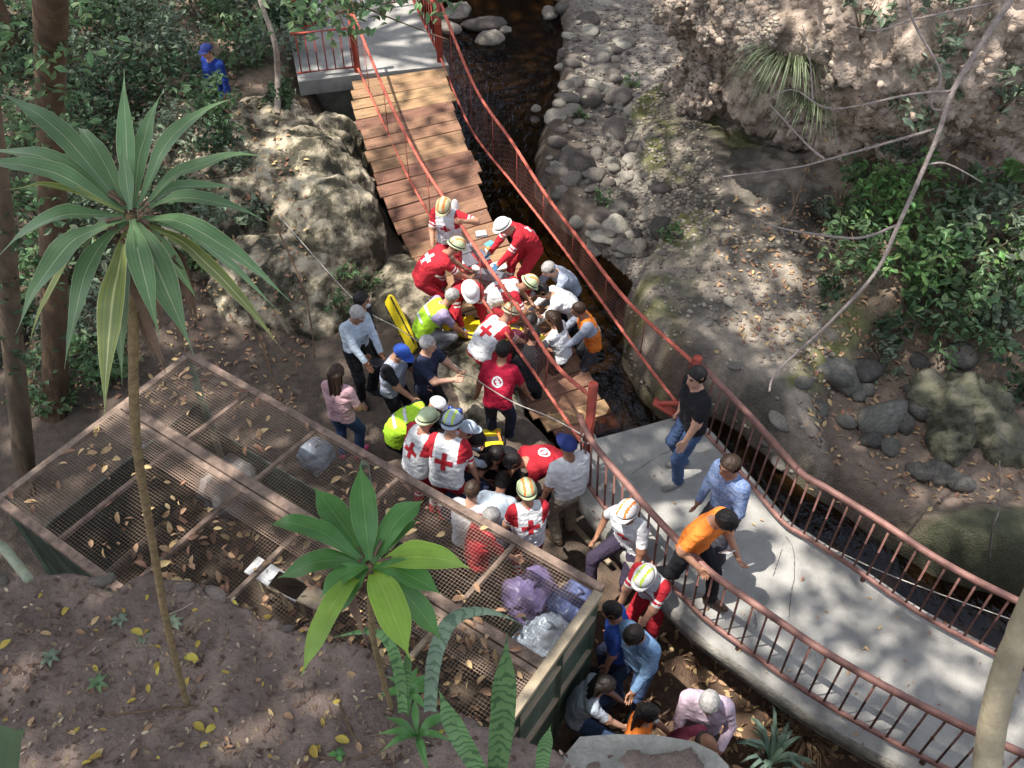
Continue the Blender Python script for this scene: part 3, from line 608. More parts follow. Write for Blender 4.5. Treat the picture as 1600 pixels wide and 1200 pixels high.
def blob_pts(n, c, r, clump=7, tight=.22, rng=RNG):
    k = max(3, n//clump); u = rng.normal(size=(k, 3)); u /= np.linalg.norm(u, axis=1)[:, None]; cc = u*(rng.random(k)**.45)[:, None]*np.asarray(r)
    p = cc[rng.integers(0, k, n)]+rng.normal(size=(n, 3))*np.asarray(r)*tight; return p+np.asarray(c)
def shrub(px, py, r, n, size, m, label, group=None, hf=.8, z=None, name='shrub', ar=.5, up=.35):
    p = atg(px, py) if z is None else at(px, py, z); o = empty(name, p, label=label, cat='shrub', group=group)
    Vv, Ff = leaves(blob_pts(n, (0, 0, r*hf*.75), (r, r, r*hf), 9, .13), size, up, ar); Vv[:, 2] = np.maximum(Vv[:, 2], -.05); link('foliage', mk_mesh('foliage', Vv, Ff, m, smooth=False), o)
    mb = MB()
    for _ in range(5):
        e = np.array((random.uniform(-.6, .6)*r, random.uniform(-.6, .6)*r, r*hf*random.uniform(.6, 1.2))); mb.tube(catmull([(0, 0, -.15), e*.5+np.array((random.uniform(-.1, .1)*r, random.uniform(-.1, .1)*r, 0)), e], 3), [.02, .018, .015, .012, .01, .008, .006], 5)
    mb.build('stem', m_bark, o, True); return o
G1 = 'understorey shrubs left of the big boulder'
SH = [m_lf_dark, m_lf_mid, m_lf_grey]; SN = ['dark green', 'mid green', 'grey green']
left_spots = [(20, 60, .9, 'at the foot of the brown trunk'), (150, 40, 1., 'right behind the brown trunk'), (230, 60, .9, 'short of the person in blue overalls'), (320, 20, .9, 'behind the person in blue overalls'), (400, 15, .8, 'behind the pale sapling'), (10, 160, 1., 'above the left leaf tips of the striped dracaena'),
  (140, 130, .9, 'behind the top leaf of the striped dracaena'), (250, 140, .8, 'below the person in blue overalls'), (40, 240, .9, 'between the two left trunks'), (130, 230, .8, 'behind the crown of the striped dracaena'), (335, 165, .5, 'on the upper rim of the big boulder'), (270, 215, .6, 'right of the dracaena crown against the boulder'),
  (60, 330, .8, 'beside the smooth greyish trunk'), (140, 330, .8, 'under the crown of the striped dracaena'), (275, 300, .5, 'growing on the left flank of the boulder'), (425, 85, .7, 'around the base of the pale sapling'), (470, 30, .6, 'against the red railing of the landing'), (380, 80, .7, 'between the sapling and the person in overalls'), (180, 180, .9, 'behind the upper dracaena leaves'),
  (90, 430, .7, 'below the smooth greyish trunk'), (130, 520, .7, 'behind the yellowing dracaena leaf'), (100, 600, .6, 'just behind the far corner of the cage'), (200, 420, .6, 'behind the cane of the dracaena'), (60, 90, .8, 'in front of the brown trunk'), (280, 90, .8, 'at the feet of the person in overalls'), (200, 5, .9, 'at the back of the understorey in deep shade'), (90, 0, .9, 'behind the brown trunk at the back'),
  (445, 150, .4, 'at the abutment of the landing'), (170, 560, .5, 'at the back corner of the cage'), (370, 250, .3, 'rooted in a crack of the boulder'), (310, 390, .4, 'at the shaded foot of the boulder'), (400, 330, .28, 'clinging to the middle of the boulder'), (350, 215, .4, 'spilling over the boulder from the left'), (320, 330, .4, 'low on the boulder behind the long dracaena leaf'), (15, 520, .6, 'left of the leaning greyish trunk'), (225, 30, .8, 'with pale leaves catching the light up the bank')]
for i, (x, y, r, wh) in enumerate(left_spots):
    k = (i*7+i//3) % 3; shrub(x, y+15, r, int((760, 620, 900)[i % 3]*r), (.125, .15, .105)[i % 3], SH[k], SN[k]+' shrub '+wh, 'understorey shrubs on the left bank', .75)
for x, y, r, n, s, m, lb in ((1395, 345, .75, 1100, .1, m_lf_bright, 'bright green leafy shrub sunlit at the foot of the tan slope'), (1330, 425, .62, 420, .1, m_lf_mid, 'mid green shrub below the bright green shrub beside the leafy bank'),
                             (1455, 400, .8, 520, .11, m_lf_mid, 'leafy green shrub behind the thin bare branch'), (1530, 400, .8, 520, .11, m_lf_grey, 'greyish green shrub right of the thin bare branch on the slope'),
                             (1570, 480, .8, 520, .11, m_lf_mid, 'wide green shrub on the right hand slope above the mossy boulder'), (1450, 500, .6, 300, .12, m_lf_dark, 'dark green shrub in the shaded hollow of the slope'),
                             (1500, 555, .55, 300, .1, m_lf_mid, 'small leafy shrub just above the dry side channel'), (1290, 470, .3, 150, .09, m_lf_dark, 'small dark shrub beside the stony slab'),
                             (1380, 575, .38, 260, .07, m_lf_grey, 'low blue green bush among the dark stones'), (1590, 620, .5, 260, .1, m_lf_dark, 'dark shrub overhanging the mossy boulder'),
                             (1395, 260, .5, 240, .1, m_lf_grey, 'grey green creeper on the middle of the tan slope'), (1440, 190, .5, 240, .11, m_lf_grey, 'round leaved grey green creeper high on the tan slope'),
                             (1340, 300, .45, 240, .1, m_lf_mid, 'low green clump under the drooping grass on the slope'), (1560, 330, .6, 260, .1, m_lf_grey, 'sparse pale shrub in the dry scrub of the slope'), (1590, 300, .35, 60, .26, m_lf_bright, 'broad leaved bright green plant at the edge of the slope'),
                             (1500, 60, .5, 160, .1, m_lf_grey, 'sparse grey green creeper near the top of the cliff'), (1350, 45, .4, 110, .1, m_lf_grey, 'small pale creeper in the dark hollow of the cliff'), (1420, 480, .3, 46, .22, m_lf_mid, 'large leaved plant rooted under the shaded shrub')):
    shrub(x, y, r, int(n*.62), s*1.4, m, lb)
for x, y, r, n, s, m, lb in ((1330, 370, .5, 420, .1, m_lf_mid, 'mid green shrub between the bright shrub and the slab'), (1480, 460, .7, 620, .11, m_lf_mid, 'dense green shrub filling the middle of the right slope'), (1590, 410, .7, 560, .11, m_lf_bright, 'light green shrub high on the right slope by the dry scrub'), (1540, 520, .6, 520, .1, m_lf_grey, 'grey green shrub between the broad shrub and the mossy boulder'), (1420, 430, .6, 520, .1, m_lf_bright, 'light green shrub crossed by the thin bare branch'), (1380, 520, .4, 260, .1, m_lf_dark, 'dark low shrub above the dark stones'), (1500, 330, .5, 320, .1, m_lf_mid, 'green shrub under the forks of the bare branch'), (1290, 350, .35, 200, .09, m_lf_grey, 'small grey green shrub at the slender brown sapling'), (1450, 130, .45, 200, .1, m_lf_grey, 'pale creeper on the cliff left of the bare branch'), (1570, 160, .5, 220, .1, m_lf_grey, 'pale creeper on the cliff right of the bare branch')):
    shrub(x, y, r, int(n*.6), s*1.4, m, lb)
for x, y, r, lb in ((1040, 372, .22, 'weedy tuft on the gravel below the slab edge'), (985, 135, .2, 'weedy tuft beside the grey stones up the bank'), (940, 320, .22, 'leafy weed between the grey stones'), (905, 185, .16, 'small weed on the gravel near the water'),
                    (545, 430, .34, 'broad green weed growing from the base of the big boulder'), (585, 455, .22, 'green weed at the rock beside the yellow board'), (530, 480, .22, 'low weed behind the black haired youth'), (1245, 1120, .22, 'straggly yellow green weed by the footbridge edge'), (1455, 700, .1, 'tiny bright seedling in the dry channel')):
    shrub(x, y, r, 130 if r > .15 else 25, .075, m_lf_mid, lb, None, .8, name='weed')
m_gra = leafmat('drooping_grass', (.30, .35, .21), (.18, .22, .12), .4)
def strap(P, wd, n=10, fold=.2, up=(0, 0, 1)):
    """blade along a curve: 3 columns, u in -1..1 across, v along"""
    Q = resample(catmull(P, 5), n); V = []; F = []; UV = []
    for i, p in enumerate(Q):
        t = i/(n-1); d = Q[min(i+1, n-1)]-Q[max(i-1, 0)]; x, y, _ = frame(d, up); h = wd(t)
        V += [p-x*h+y*h*fold, p-x*h*.5+y*h*fold*.4, p, p+x*h*.5+y*h*fold*.4, p+x*h+y*h*fold]; UV += [(-1, t), (-.5, t), (0, t), (.5, t), (1, t)]
    for i in range(n-1): F += [(i*5+k, i*5+k+1, (i+1)*5+k+1, (i+1)*5+k) for k in range(4)]
    return V, F, UV
def grass(px, py, n, ln, label, m=m_gra, spread=1., up=.5, z=None, cat='grass clump', wd=.0045, drop=1.05):
    p = atg(px, py) if z is None else at(px, py, z); mb = MB()
    for _ in range(n):
        a = random.uniform(0, 6.3); l = ln*random.uniform(.6, 1.2); d = np.array((math.cos(a), math.sin(a), 0))*spread; b = d*random.uniform(0, .15)
        V, F, _u = strap([b, b+d*l*.4+np.array((0, 0, l*up)), b+d*l*.9+np.array((0, 0, l*up-l*drop*random.random()))], lambda t: wd*math.sin(math.pi*min(1, .15+.85*t))**.6+.001, 6); mb.add(V, F)
    o = empty('grass_clump', p, label=label, cat=cat); mb.build('blades', m, o, True); return o
grass(1232, 112, 330, .8, 'big tuft of long drooping pale grass hanging on the cliff foot'); grass(1265, 170, 200, .6, 'smaller drooping grass tuft under the big grass tuft'); grass(1370, 285, 80, .5, 'thin grass tuft on the middle of the tan slope')
m_brom = leafmat('blue_green_blade', (.26, .36, .28), (.15, .24, .17), .25, .15)
grass(1205, 1190, 34, .42, 'spiky blue green plant at the edge of the dirt path', m_brom, .8, .8, .3, 'plant', .022, .35); grass(1255, 1150, 90, .42, 'dry straw coloured grass on the dirt beside the footbridge', mat('dry_straw', (.36, .24, .15), (.22, .14, .09), rough=.9, island=.3), .9, .4, None, 'grass clump', .005)
grass(432, 38, 60, .45, 'spiky dark green yucca beside the pale sapling', m_lf_dark, .8, .8, None, 'plant', .022, .4)
# ------------------------------------------------------------------ trees: trunks in view at the left, crowns above the frame, gaps shaped to place the sun patches
SUNNY = [(640, 60, 70, 60, .8), (640, 190, 85, 95, .9), (690, 290, 80, 60, .85), (540, 280, 75, 120, .6), (455, 250, 60, 50, .45), (620, 440, 40, 50, .85), (790, 400, 130, 100, 1.), (800, 500, 150, 90, 1.), (770, 570, 80, 60, .9), (880, 635, 130, 80, 1.),
         (700, 690, 110, 75, .9), (830, 760, 110, 90, .9), (300, 700, 150, 40, .6), (430, 780, 130, 50, .5), (470, 920, 90, 60, .8), (1250, 900, 190, 110, .56), (1400, 1010, 220, 120, .56), (1120, 850, 120, 110, .55), (1000, 900, 90, 90, .9), (1010, 1020, 110, 90, .6), (1100, 1120, 100, 90, .9),
         (1030, 690, 80, 40, .25), (1110, 90, 70, 80, .75), (1200, 60, 120, 100, .6), (1250, 280, 110, 80, .35), (1180, 430, 150, 50, .42), (1130, 330, 120, 50, .3), (1220, 540, 70, 60, .5), (1390, 340, 90, 70, .7), (1480, 320, 100, 120, .45), (950, 230, 90, 150, .35), (940, 120, 70, 60, .4), (760, 45, 60, 35, .6),
         (880, 930, 90, 90, .8), (850, 1000, 90, 80, .6), (640, 620, 90, 60, .35), (1490, 690, 90, 80, .3), (200, 1000, 200, 60, .18), (420, 1100, 250, 60, .2), (300, 80, 80, 50, .35), (150, 60, 150, 70, .25), (1560, 150, 80, 120, .5), (1320, 200, 100, 80, .5), (1350, 60, 320, 150, .5), (1200, 20, 160, 120, .7), (1460, 420, 180, 120, .6), (100, 200, 240, 280, .34), (380, 260, 80, 120, .45)]
def sunny(x, y, z):
    """how open the crowns are above this ground point"""
    f = y*CP+(CAMZ-z)*SP; dn = -y*SP+(CAMZ-z)*CP
    if f < .3: return .15
    px, py = 800+FPX*x/f, 600+FPX*dn/f; s = .07
    for a, b, ra, rb, v in SUNNY:
        q = ((px-a)/ra)**2+((py-b)/rb)**2
        if q < 1.25: s = max(s, v*(1 if q < .7 else (1.25-q)/.55))
    return s
TRUNKS = {0: [(85, 650, 0.), (84, 420, 2.1), (80, 200, 4.2), (76, 0, 6.2), (74, -120, 7.4)], 1: [(38, 765, 0.), (22, 560, 1.9), (4, 380, 3.6), (-12, 250, 4.9)]}
TREES = [((-6.1, 9.3), .17, 'tall tree with brown trunk rising through the shrubs at the left', 'brown'), ((-5.65, 7.5), .13, 'smooth greyish tree trunk behind the striped dracaena', 'grey'), ((-10.5, 2.), .3, 'shade tree on the left slope above the cage', 'brown'), ((-9., 16.), .3, 'shade tree on the left bank behind the shrubs', 'brown'),
         ((-3.5, -4.5), .3, 'shade tree behind the earth ledge', 'grey'), ((7.5, 1.2), .3, 'shade tree beside the end of the footbridge', 'grey'), ((10.5, 13.), .3, 'shade tree on top of the right hand slope', 'brown')]
clus = [[] for _ in TREES]; rr = random.Random(5); NC = 0
for _ in range(15000):
    gxp, gyp = rr.uniform(-13, 12), rr.uniform(-3, 25); zt = 0.3
    if gyp < 2.9 and gxp < .9: zt = 4.9
    s = sunny(gxp, gyp, zt)
    if rr.random() < s*1.02: continue
    if rr.random() > .62: continue
    hz = rr.uniform(16.5, 22.); k = (hz-zt)/TOSUN.z; p = (gxp+TOSUN.x*k, gyp+TOSUN.y*k, hz)
    j = min(range(len(TREES)), key=lambda i: (TREES[i][0][0]-p[0])**2+(TREES[i][0][1]-p[1])**2); clus[j].append((p, s)); NC += 1
crng = np.random.default_rng(3)
for xy_, lb_ in (((-8., 27.), 'unseen dense tree added behind the far landing to darken the water'), ((-1., 26.8), 'unseen dense tree added upstream of the landing to darken the water'), ((5.5, 28.5), 'unseen dense tree added behind the overhanging cliff to darken the water'), ((2., 31.), 'unseen dense tree added far up the stream to darken the water')):  # unseen trees, added to darken the sky reflected in the stream
    o = empty('unseen_tree', (*xy_, 2.), label=lb_, cat='tree'); MB().tube([(0, 0, -1), (.1, 0, 4), (0, .1, 9)], [.4, .32, .2], 12).build('trunk', m_bark_brown, o, True)
    Vv, Ff = leaves(blob_pts(5200, (0, 0, 9.), (4.2, 3., 6.5), 14, .16, crng), .55, .4, .55, .2, crng); link('crown', mk_mesh('crown', Vv, Ff, m_lf_canopy, smooth=False), o)
for ti, ((xy, rad, lb, bk), cl_) in enumerate(zip(TREES, clus)):
    if ti in TRUNKS: xy = tuple(at(*TRUNKS[ti][0])[:2])
    gz = ground(*xy) if xy[1] > .6 else 3.; o = empty('shade_tree', (*xy, gz-.1), label=lb, cat='tree'); To = np.array(o.location)
    bm_ = m_bark_brown if bk == 'brown' else m_bark
    P = [np.array((0, 0, 0.))]
    for i in range(1, 8): P.append(np.array((random.uniform(-.12, .12), random.uniform(-.12, .12), (16.4-gz)*i/7)))
    if ti in TRUNKS:
        Q = [at(*q)-To for q in TRUNKS[ti]]; Q[0][2] = 0.; d_ = (Q[-1]-Q[0])/Q[-1][2]; P = resample(catmull(Q+[Q[-1]+np.array((d_[0]*2, d_[1]*2, 3.)), np.array((Q[-1][0]+d_[0]*3, Q[-1][1]+d_[1]*3, 16.4-gz))], 5), 8); P = [p for p in P]
    MB().tube(catmull(P, 4), [rad*(1.35 if k == 0 else 1)*(1-.5*k/28) for k in range(29)], 14, jit=.06).build('trunk', bm_, o, True)
    if not cl_: continue
    pts = np.array([c[0] for c in cl_])-To; top = P[-1]; mb = MB()
    for k in crng.choice(len(pts), min(26, len(pts)), False):
        e = pts[k]; mid = top*.45+e*.55+np.array((0, 0, -.5)); mb.tube(catmull([top-(0, 0, .4), mid, e], 5), [rad*.42*(1-.85*i/10) for i in range(11)], 6)
    mb.build('limbs', bm_, o, True)
    L_ = []
    for (c, s), q in zip(cl_, pts):
        nl = 9 if s < .5 else 6; L_.append(q+crng.normal(size=(nl, 3))*np.array((.27, .27, .12))*(1 if s < .5 else .8))
    Vv, Ff = leaves(np.concatenate(L_), .27, .8, .62, .1, crng); link('crown', mk_mesh('crown', Vv, Ff, m_lf_canopy, smooth=False), o)
# thin bare branch in front of the slope, sapling, near trunk, hanging dry stems
def limb(name, segs, m, label, cat, part='branch'):
    P0 = segs[0][0][0]; o = empty(name, P0, label=label, cat=cat)
    for P, r0, r1 in segs:
        Q = catmull(P, 6); n = len(Q); child(MB().tube(Q, [r0+(r1-r0)*i/(n-1) for i in range(n)], 8, jit=.12), part, m, o, True, P0)
    return o
D_ = lambda x, y, d: at_depth(x, y, d)
m_grtw = mat('grey_branch_bark', (.33, .27, .25), (.2, .165, .15), scale=20, rough=.9, bump=.7)
limb('bare_branch', [([D_(1640, -80, 7.2), D_(1562, 25, 7.4), D_(1490, 140, 7.6), D_(1462, 220, 7.8), D_(1400, 360, 8.1), D_(1365, 430, 8.3), D_(1290, 510, 8.5), D_(1215, 580, 8.7), D_(1202, 612, 8.75)], .028, .009),
                     ([D_(1485, 142, 7.6), D_(1420, 148, 7.7), D_(1300, 170, 8.), D_(1240, 140, 8.2), D_(1196, 158, 8.3)], .012, .004), ([D_(1460, 202, 7.8), D_(1380, 225, 8), D_(1290, 250, 8.2), D_(1240, 262, 8.3), D_(1130, 276, 8.5)], .013, .005),
                     ([D_(1290, 250, 8.2), D_(1260, 225, 8.3), D_(1200, 160, 8.5)], .012, .005), ([D_(1400, 352, 8.1), D_(1340, 372, 8.2), D_(1250, 362, 8.4), D_(1200, 350, 8.5), D_(1172, 330, 8.6)], .013, .005), ([D_(1550, 5, 7.4), D_(1430, 30, 7.6), D_(1370, 48, 7.7), D_(1325, 40, 7.8)], .011, .005),
                     ([D_(1475, 172, 7.7), D_(1455, 165, 7.7), D_(1470, 115, 7.6), D_(1430, 40, 7.5), D_(1410, -20, 7.4)], .011, .009), ([D_(1445, 258, 7.9), D_(1480, 256, 7.9), D_(1535, 285, 8)], .01, .005), ([D_(1270, 155, 8), D_(1265, 90, 8), D_(1254, 40, 8)], .008, .003)],
     m_grtw, 'long thin bare grey branch hanging over the right bank', 'branch')
limb('near_branch', [([D_(1700, 700, 3.6), D_(1640, 880, 3.7), D_(1590, 1000, 3.8), D_(1555, 1110, 3.9), D_(1535, 1260, 4.0)], .05, .06)], mat('tan_smooth_bark', (.33, .28, .19), (.23, .19, .13), scale=9, rough=.8, bump=.4), 'smooth tan branch crossing the end of the footbridge', 'branch')
q = atg(433, 178); limb('thin_sapling', [([q, D_(434, 120, q[1]*CP+(CAMZ-1)*SP), D_(430, 70, 15.8), D_(415, 25, 15.6), D_(395, -30, 15.5)], .06, .035)], m_twig, 'pale thin bare sapling standing left of the far landing', 'sapling', 'stem')
q = atg(1232, 345); limb('thin_sapling', [([q, q+(.05, 0, .5), q+(.12, .1, 1.3), q+(.1, .2, 2.2)], .02, .008), ([q+(.02, 0, .3), q+(-.05, 0, .55), q+(-.22, 0, .75)], .014, .006)], m_bark, 'slender brown sapling in front of the drooping grass', 'sapling', 'stem')
q = atg(1545, 880); limb('bare_twig', [([q, D_(1550, 830, 10.4), D_(1562, 790, 10.2), D_(1562, 720, 10)], .012, .006), ([D_(1560, 795, 10.2), D_(1530, 765, 10.2), D_(1505, 745, 10.2)], .007, .003)], m_grtw, 'forked bare twig upright in front of the mossy boulder', 'twig', 'stem')
for k, (pts_, lb) in enumerate((([(430, 350), (470, 440), (485, 500), (492, 560)], 'long dry vine hanging across the dark side of the boulder'), ([(385, 480), (410, 540), (430, 600), (440, 640)], 'short dry vine trailing down beside the cage'), ([(1450, -20), (1470, 60), (1468, 120)], 'dark vine hanging before the cliff'))):
    P = [at_depth(x, y, (11.8, 10.6, 12.)[k]) for x, y in pts_]; limb('dry_vine', [(P, .014, .01)], m_bark_brown, lb, 'vine', 'stem')
# overhanging leafy spray at the top
o = limb('leafy_spray', [([D_(430, -60, 8), D_(520, -10, 8.2), D_(590, 20, 8.4), D_(640, 40, 8.5), D_(700, 62, 8.6)], .012, .004), ([D_(520, -10, 8.2), D_(535, 35, 8.2), D_(560, 75, 8.2)], .008, .003)], m_bark_brown, 'hanging spray of green leaflets in front of the far landing', 'branch')
lp = [D_(random.gauss(*a), random.gauss(*b), random.uniform(8, 8.7)) for a, b, n in (((520, 40), (15, 25), 130), ((480, 30), (8, 22), 60), ((590, 12), (10, 12), 30), ((660, 62), (14, 9), 20), ((575, 38), (6, 12), 14), ((550, 55), (5, 10), 12), ((620, 50), (3, 6), 10)) for _ in range(n)]
Vv, Ff = leaves(np.array(lp), .11, .5, .5); oo = link('foliage', mk_mesh('foliage', Vv, Ff, m_lf_mid, smooth=False), o); oo.matrix_parent_inverse = Matrix.Translation(-o.location)
# ------------------------------------------------------------------ foreground plants
def uvmat(name, kind, c1, c2, c3):
    m = bpy.data.materials.new(name); m.use_nodes = True; t = m.node_tree; N = t.nodes; L = t.links; b = N['Principled BSDF']; b.inputs['Roughness'].default_value = .38; b.inputs['Specular IOR Level'].default_value = .45
    at_ = N.new('ShaderNodeAttribute'); at_.attribute_name = 'strap'; sp = N.new('ShaderNodeSeparateXYZ'); L.new(at_.outputs['Vector'], sp.inputs[0])
    tc = N.new('ShaderNodeTexCoord'); nz = N.new('ShaderNodeTexNoise'); nz.inputs['Scale'].default_value = 9; nz.inputs['Detail'].default_value = 5; L.new(tc.outputs['Object'], nz.inputs['Vector'])
    if kind == 'stripe':
        ab = N.new('ShaderNodeMath'); ab.operation = 'ABSOLUTE'; L.new(sp.outputs[0], ab.inputs[0]); f = ab.outputs[0]
        pos = ((0, c3), (.04, c3), (.09, c1), (.3, c2), (.52, c1), (.6, c2), (.8, c1), (.93, c1), (.97, c3))
    else:
        ad = N.new('ShaderNodeMath'); ad.operation = 'MULTIPLY_ADD'; ad.inputs[1].default_value = 30; L.new(sp.outputs[1], ad.inputs[0])
        n2 = N.new('ShaderNodeMath'); n2.operation = 'MULTIPLY'; n2.inputs[1].default_value = 9; L.new(nz.outputs['Fac'], n2.inputs[0]); L.new(n2.outputs[0], ad.inputs[2])
        tri = N.new('ShaderNodeMath'); tri.operation = 'PINGPONG'; tri.inputs[1].default_value = 1; L.new(ad.outputs[0], tri.inputs[0]); f = tri.outputs[0]
        pos = ((0, c1), (.62, c1), (.75, c2), (1, c2))
    rp = N.new('ShaderNodeValToRGB'); e = rp.color_ramp.elements; e[0].position, e[1].position = pos[0][0], pos[-1][0]; e[0].color = (*pos[0][1], 1); e[1].color = (*pos[-1][1], 1)
    for p_, c_ in pos[1:-1]: k = e.new(p_); k.color = (*c_, 1)
    L.new(f, rp.inputs[0]); gi = N.new('ShaderNodeObjectInfo'); hs = N.new('ShaderNodeHueSaturation')
    mv = N.new('ShaderNodeMath'); mv.operation = 'MULTIPLY_ADD'; mv.inputs[1].default_value = .5; mv.inputs[2].default_value = .75; L.new(gi.outputs['Random'], mv.inputs[0]); L.new(mv.outputs[0], hs.inputs['Value']); L.new(rp.outputs[0], hs.inputs['Color'])
    mx = N.new('ShaderNodeMix'); mx.data_type = 'RGBA'; mx.blend_type = 'MULTIPLY'; mx.inputs[0].default_value = .5; rp2 = N.new('ShaderNodeValToRGB'); rp2.color_ramp.elements[0].position = .3; rp2.color_ramp.elements[0].color = (.55, .6, .5, 1); rp2.color_ramp.elements[1].position = .7; rp2.color_ramp.elements[1].color = (1.3, 1.3, 1.2, 1)
    L.new(nz.outputs['Fac'], rp2.inputs[0]); L.new(hs.outputs[0], mx.inputs[6]); L.new(rp2.outputs[0], mx.inputs[7]); colr = mx.outputs[2]; L.new(colr, b.inputs['Base Color'])
    tr = N.new('ShaderNodeBsdfTranslucent'); ms = N.new('ShaderNodeMixShader'); ms.inputs[0].default_value = .25; L.new(colr, tr.inputs[0]); L.new(b.outputs[0], ms.inputs[1]); L.new(tr.outputs[0], ms.inputs[2]); L.new(ms.outputs[0], N['Material Output'].inputs[0])
    return m
m_drac = uvmat('striped_dracaena_leaf', 'stripe', (.145, .255, .115), (.19, .31, .155), (.40, .48, .29))
m_drac_y = uvmat('yellowing_dracaena_leaf', 'stripe', (.26, .30, .07), (.17, .21, .09), (.55, .55, .3))
m_cord = uvmat('glossy_green_leaf', 'stripe', (.085, .22, .055), (.10, .25, .065), (.15, .3, .09))
m_cord_y = uvmat('yellow_green_leaf', 'stripe', (.22, .36, .05), (.25, .39, .06), (.3, .42, .08))
m_sans = uvmat('banded_snake_leaf', 'band', (.13, .24, .10), (.06, .125, .055), (.1, .1, .1))
m_sans_g = uvmat('grey_banded_snake_leaf', 'band', (.27, .37, .28), (.15, .225, .165), (.1, .1, .1))
def blade(P, hw, m, parent, origin, shape=.55, n=16, fold=.25, name='leaf', up=(0, 0, 1), base=.25):
    prof = lambda t: hw*max(.02, (base+(1-base)*sstep(0, .45, t))*(1-sstep(shape, 1.0, t)**1.3))
    V, F, UV = strap(P, prof, n, fold, up); V = np.array(V)+np.array([(0, 0, (fbm(np.array([v])*9, 2, 3)[0]-.5)*.035) for v in V])
    me = mk_mesh(name, V-np.asarray(origin), F, m); a = me.attributes.new('strap', 'FLOAT_VECTOR', 'POINT'); a.data.foreach_set('vector', np.array([(u, v, 0) for u, v in UV], np.float32).ravel()); return link(name, me, parent)
def canestem(P, r, m, parent, origin, name='stem'):
    Q = resample(catmull(P, 8), 60); return child(MB().tube(Q, [r*(1+.09*(i % 3 == 0)) for i in range(60)], 9), name, m, parent, True, origin)
m_cane = mat('ringed_cane', (.24, .17, .085), (.14, .10, .055), scale=25, rough=.85, bump=.8, bscale=60)
m_dead = mat('dead_leaf', (.20, .13, .09), (.11, .075, .055), scale=9, rough=.95, bump=.6)
def rosette(name, label, base_px, stem_px, cr, dep, leaves_, hw, mats, r_stem, arc=.16, shape=.5, dead=0):
    b = atl(*base_px); o = empty(name, b, label=label, cat='plant'); Co_ = np.array(o.location)
    cpt = at_depth(*cr, dep); bd = b[1]*CP+(CAMZ-b[2])*SP; sp = [at_depth(x, y, bd+(dep-bd)*f) for x, y, f in stem_px]
    canestem([b-(0, 0, .05)]+sp+[cpt], r_stem, m_cane, o, Co_)
    for tx, ty, dd, mi, *rest in leaves_:
        wmul = rest[0] if rest else 1.; tip = at_depth(tx, ty, dep+dd); st = cpt+(tip-cpt)*.05; v = tip-st; ln = np.linalg.norm(v); a = arc*(rest[1] if len(rest) > 1 else 1.)
        m1 = st+v*.35+np.array((0, 0, ln*a)); m2 = st+v*.72+np.array((0, 0, ln*a*.75)); blade([st, m1, m2, tip], hw*wmul, mats[mi], o, Co_, shape)
    if dead:
        for _ in range(dead):
            a = random.uniform(0, 6.3); e = cpt+np.array((math.cos(a)*.08, math.sin(a)*.08, -random.uniform(.25, .62))); blade([cpt-(0, 0, .12), cpt+np.array((math.cos(a)*.09, math.sin(a)*.09, -.15)), e], .013, m_dead, o, Co_, .5, 8, .5, 'dead_leaf')
        mb = MB()
        for _ in range(60):
            a, zz = random.uniform(0, 6.3), random.uniform(-.1, .03); p = cpt+np.array((math.cos(a)*.03, math.sin(a)*.03, zz)); mb.tube([p, p+np.array((math.cos(a)*.045, math.sin(a)*.045, random.uniform(-.03, .05)))], .006, 4)
        child(mb, 'leaf_stubs', m_dead, o, False, Co_)
    return o
rosette('dracaena_plant', 'tall dracaena with long pale striped leaves on a thin ringed cane', (290, 1100), [(262, 980, .3), (235, 830, .55), (212, 680, .78), (208, 500, .92)], (205, 335), 2.75,
        [(193, 105, .02, 0, .75, .3), (252, 146, .12, 0, .9, .6), (375, 152, .12, 0, .9), (-5, 152, .15, 0, 1.), (120, 200, .2, 0, .8), (-60, 262, 0, 0, 1.1), (-30, 240, .1, 0, 1.), (190, 218, -.05, 0, .6, .3), (425, 246, .05, 0, .85), (380, 296, .15, 0, .8), (418, 346, -.05, 0, .95), (455, 472, -.05, 0, 1.), (446, 552, .1, 1, .7),
         (440, 490, .2, 0, .6), (304, 558, -.1, 0, 1.25), (250, 530, -.2, 0, .95, .6), (163, 655, .02, 1, 1.15, .5), (190, 600, .1, 0, .9, .5), (100, 576, -.02, 0, .95), (24, 522, -.12, 0, 1.2), (42, 556, .15, 1, .7), (-15, 412, .05, 0, 1.05), (5, 300, -.05, 1, .45), (310, 470, .2, 0, .8), (120, 430, .2, 0, .8)],
        .036, [m_drac, m_drac_y], .0165, .17, .36, 22)
rosette('cordyline_plant', 'small glossy green dracaena with broad leaves in front of the cage', (612, 1105), [(598, 1060, .25), (582, 990, .6)], (578, 885), 3.25,
        [(563, 726, .08, 0, 1.15, .5), (490, 762, .15, 0, 1.25, .5), (420, 822, .1, 0, 1., 1.3), (434, 905, -.02, 0, 1.1, 1.1), (662, 782, .15, 0, 1.1), (655, 812, .1, 0, .9), (735, 888, .0, 1, 1.35), (690, 930, -.08, 0, 1.15), (470, 1055, -.2, 1, .95), (520, 970, -.1, 0, 1.0), (640, 1030, -.22, 1, 1.35), (690, 1000, .05, 0, 1.1), (500, 935, -.1, 0, .9)],
        .04, [m_cord, m_cord_y], .013, .2, .6, 3)
def snake(label, group, P, hw, m):
    o = empty('snake_plant', P[0], label=label, cat='plant', group=group); blade(P, hw, m, o, P[0], .6, 22, .35, 'leaf', (0, -1, .3), .8)
dl_ = 3.95
snake('tall upright snake plant leaf with dark bands on the ledge', None, [at_depth(775, 1215, dl_), at_depth(785, 1120, dl_-.15), at_depth(792, 990, dl_-.35)], .05, m_sans)
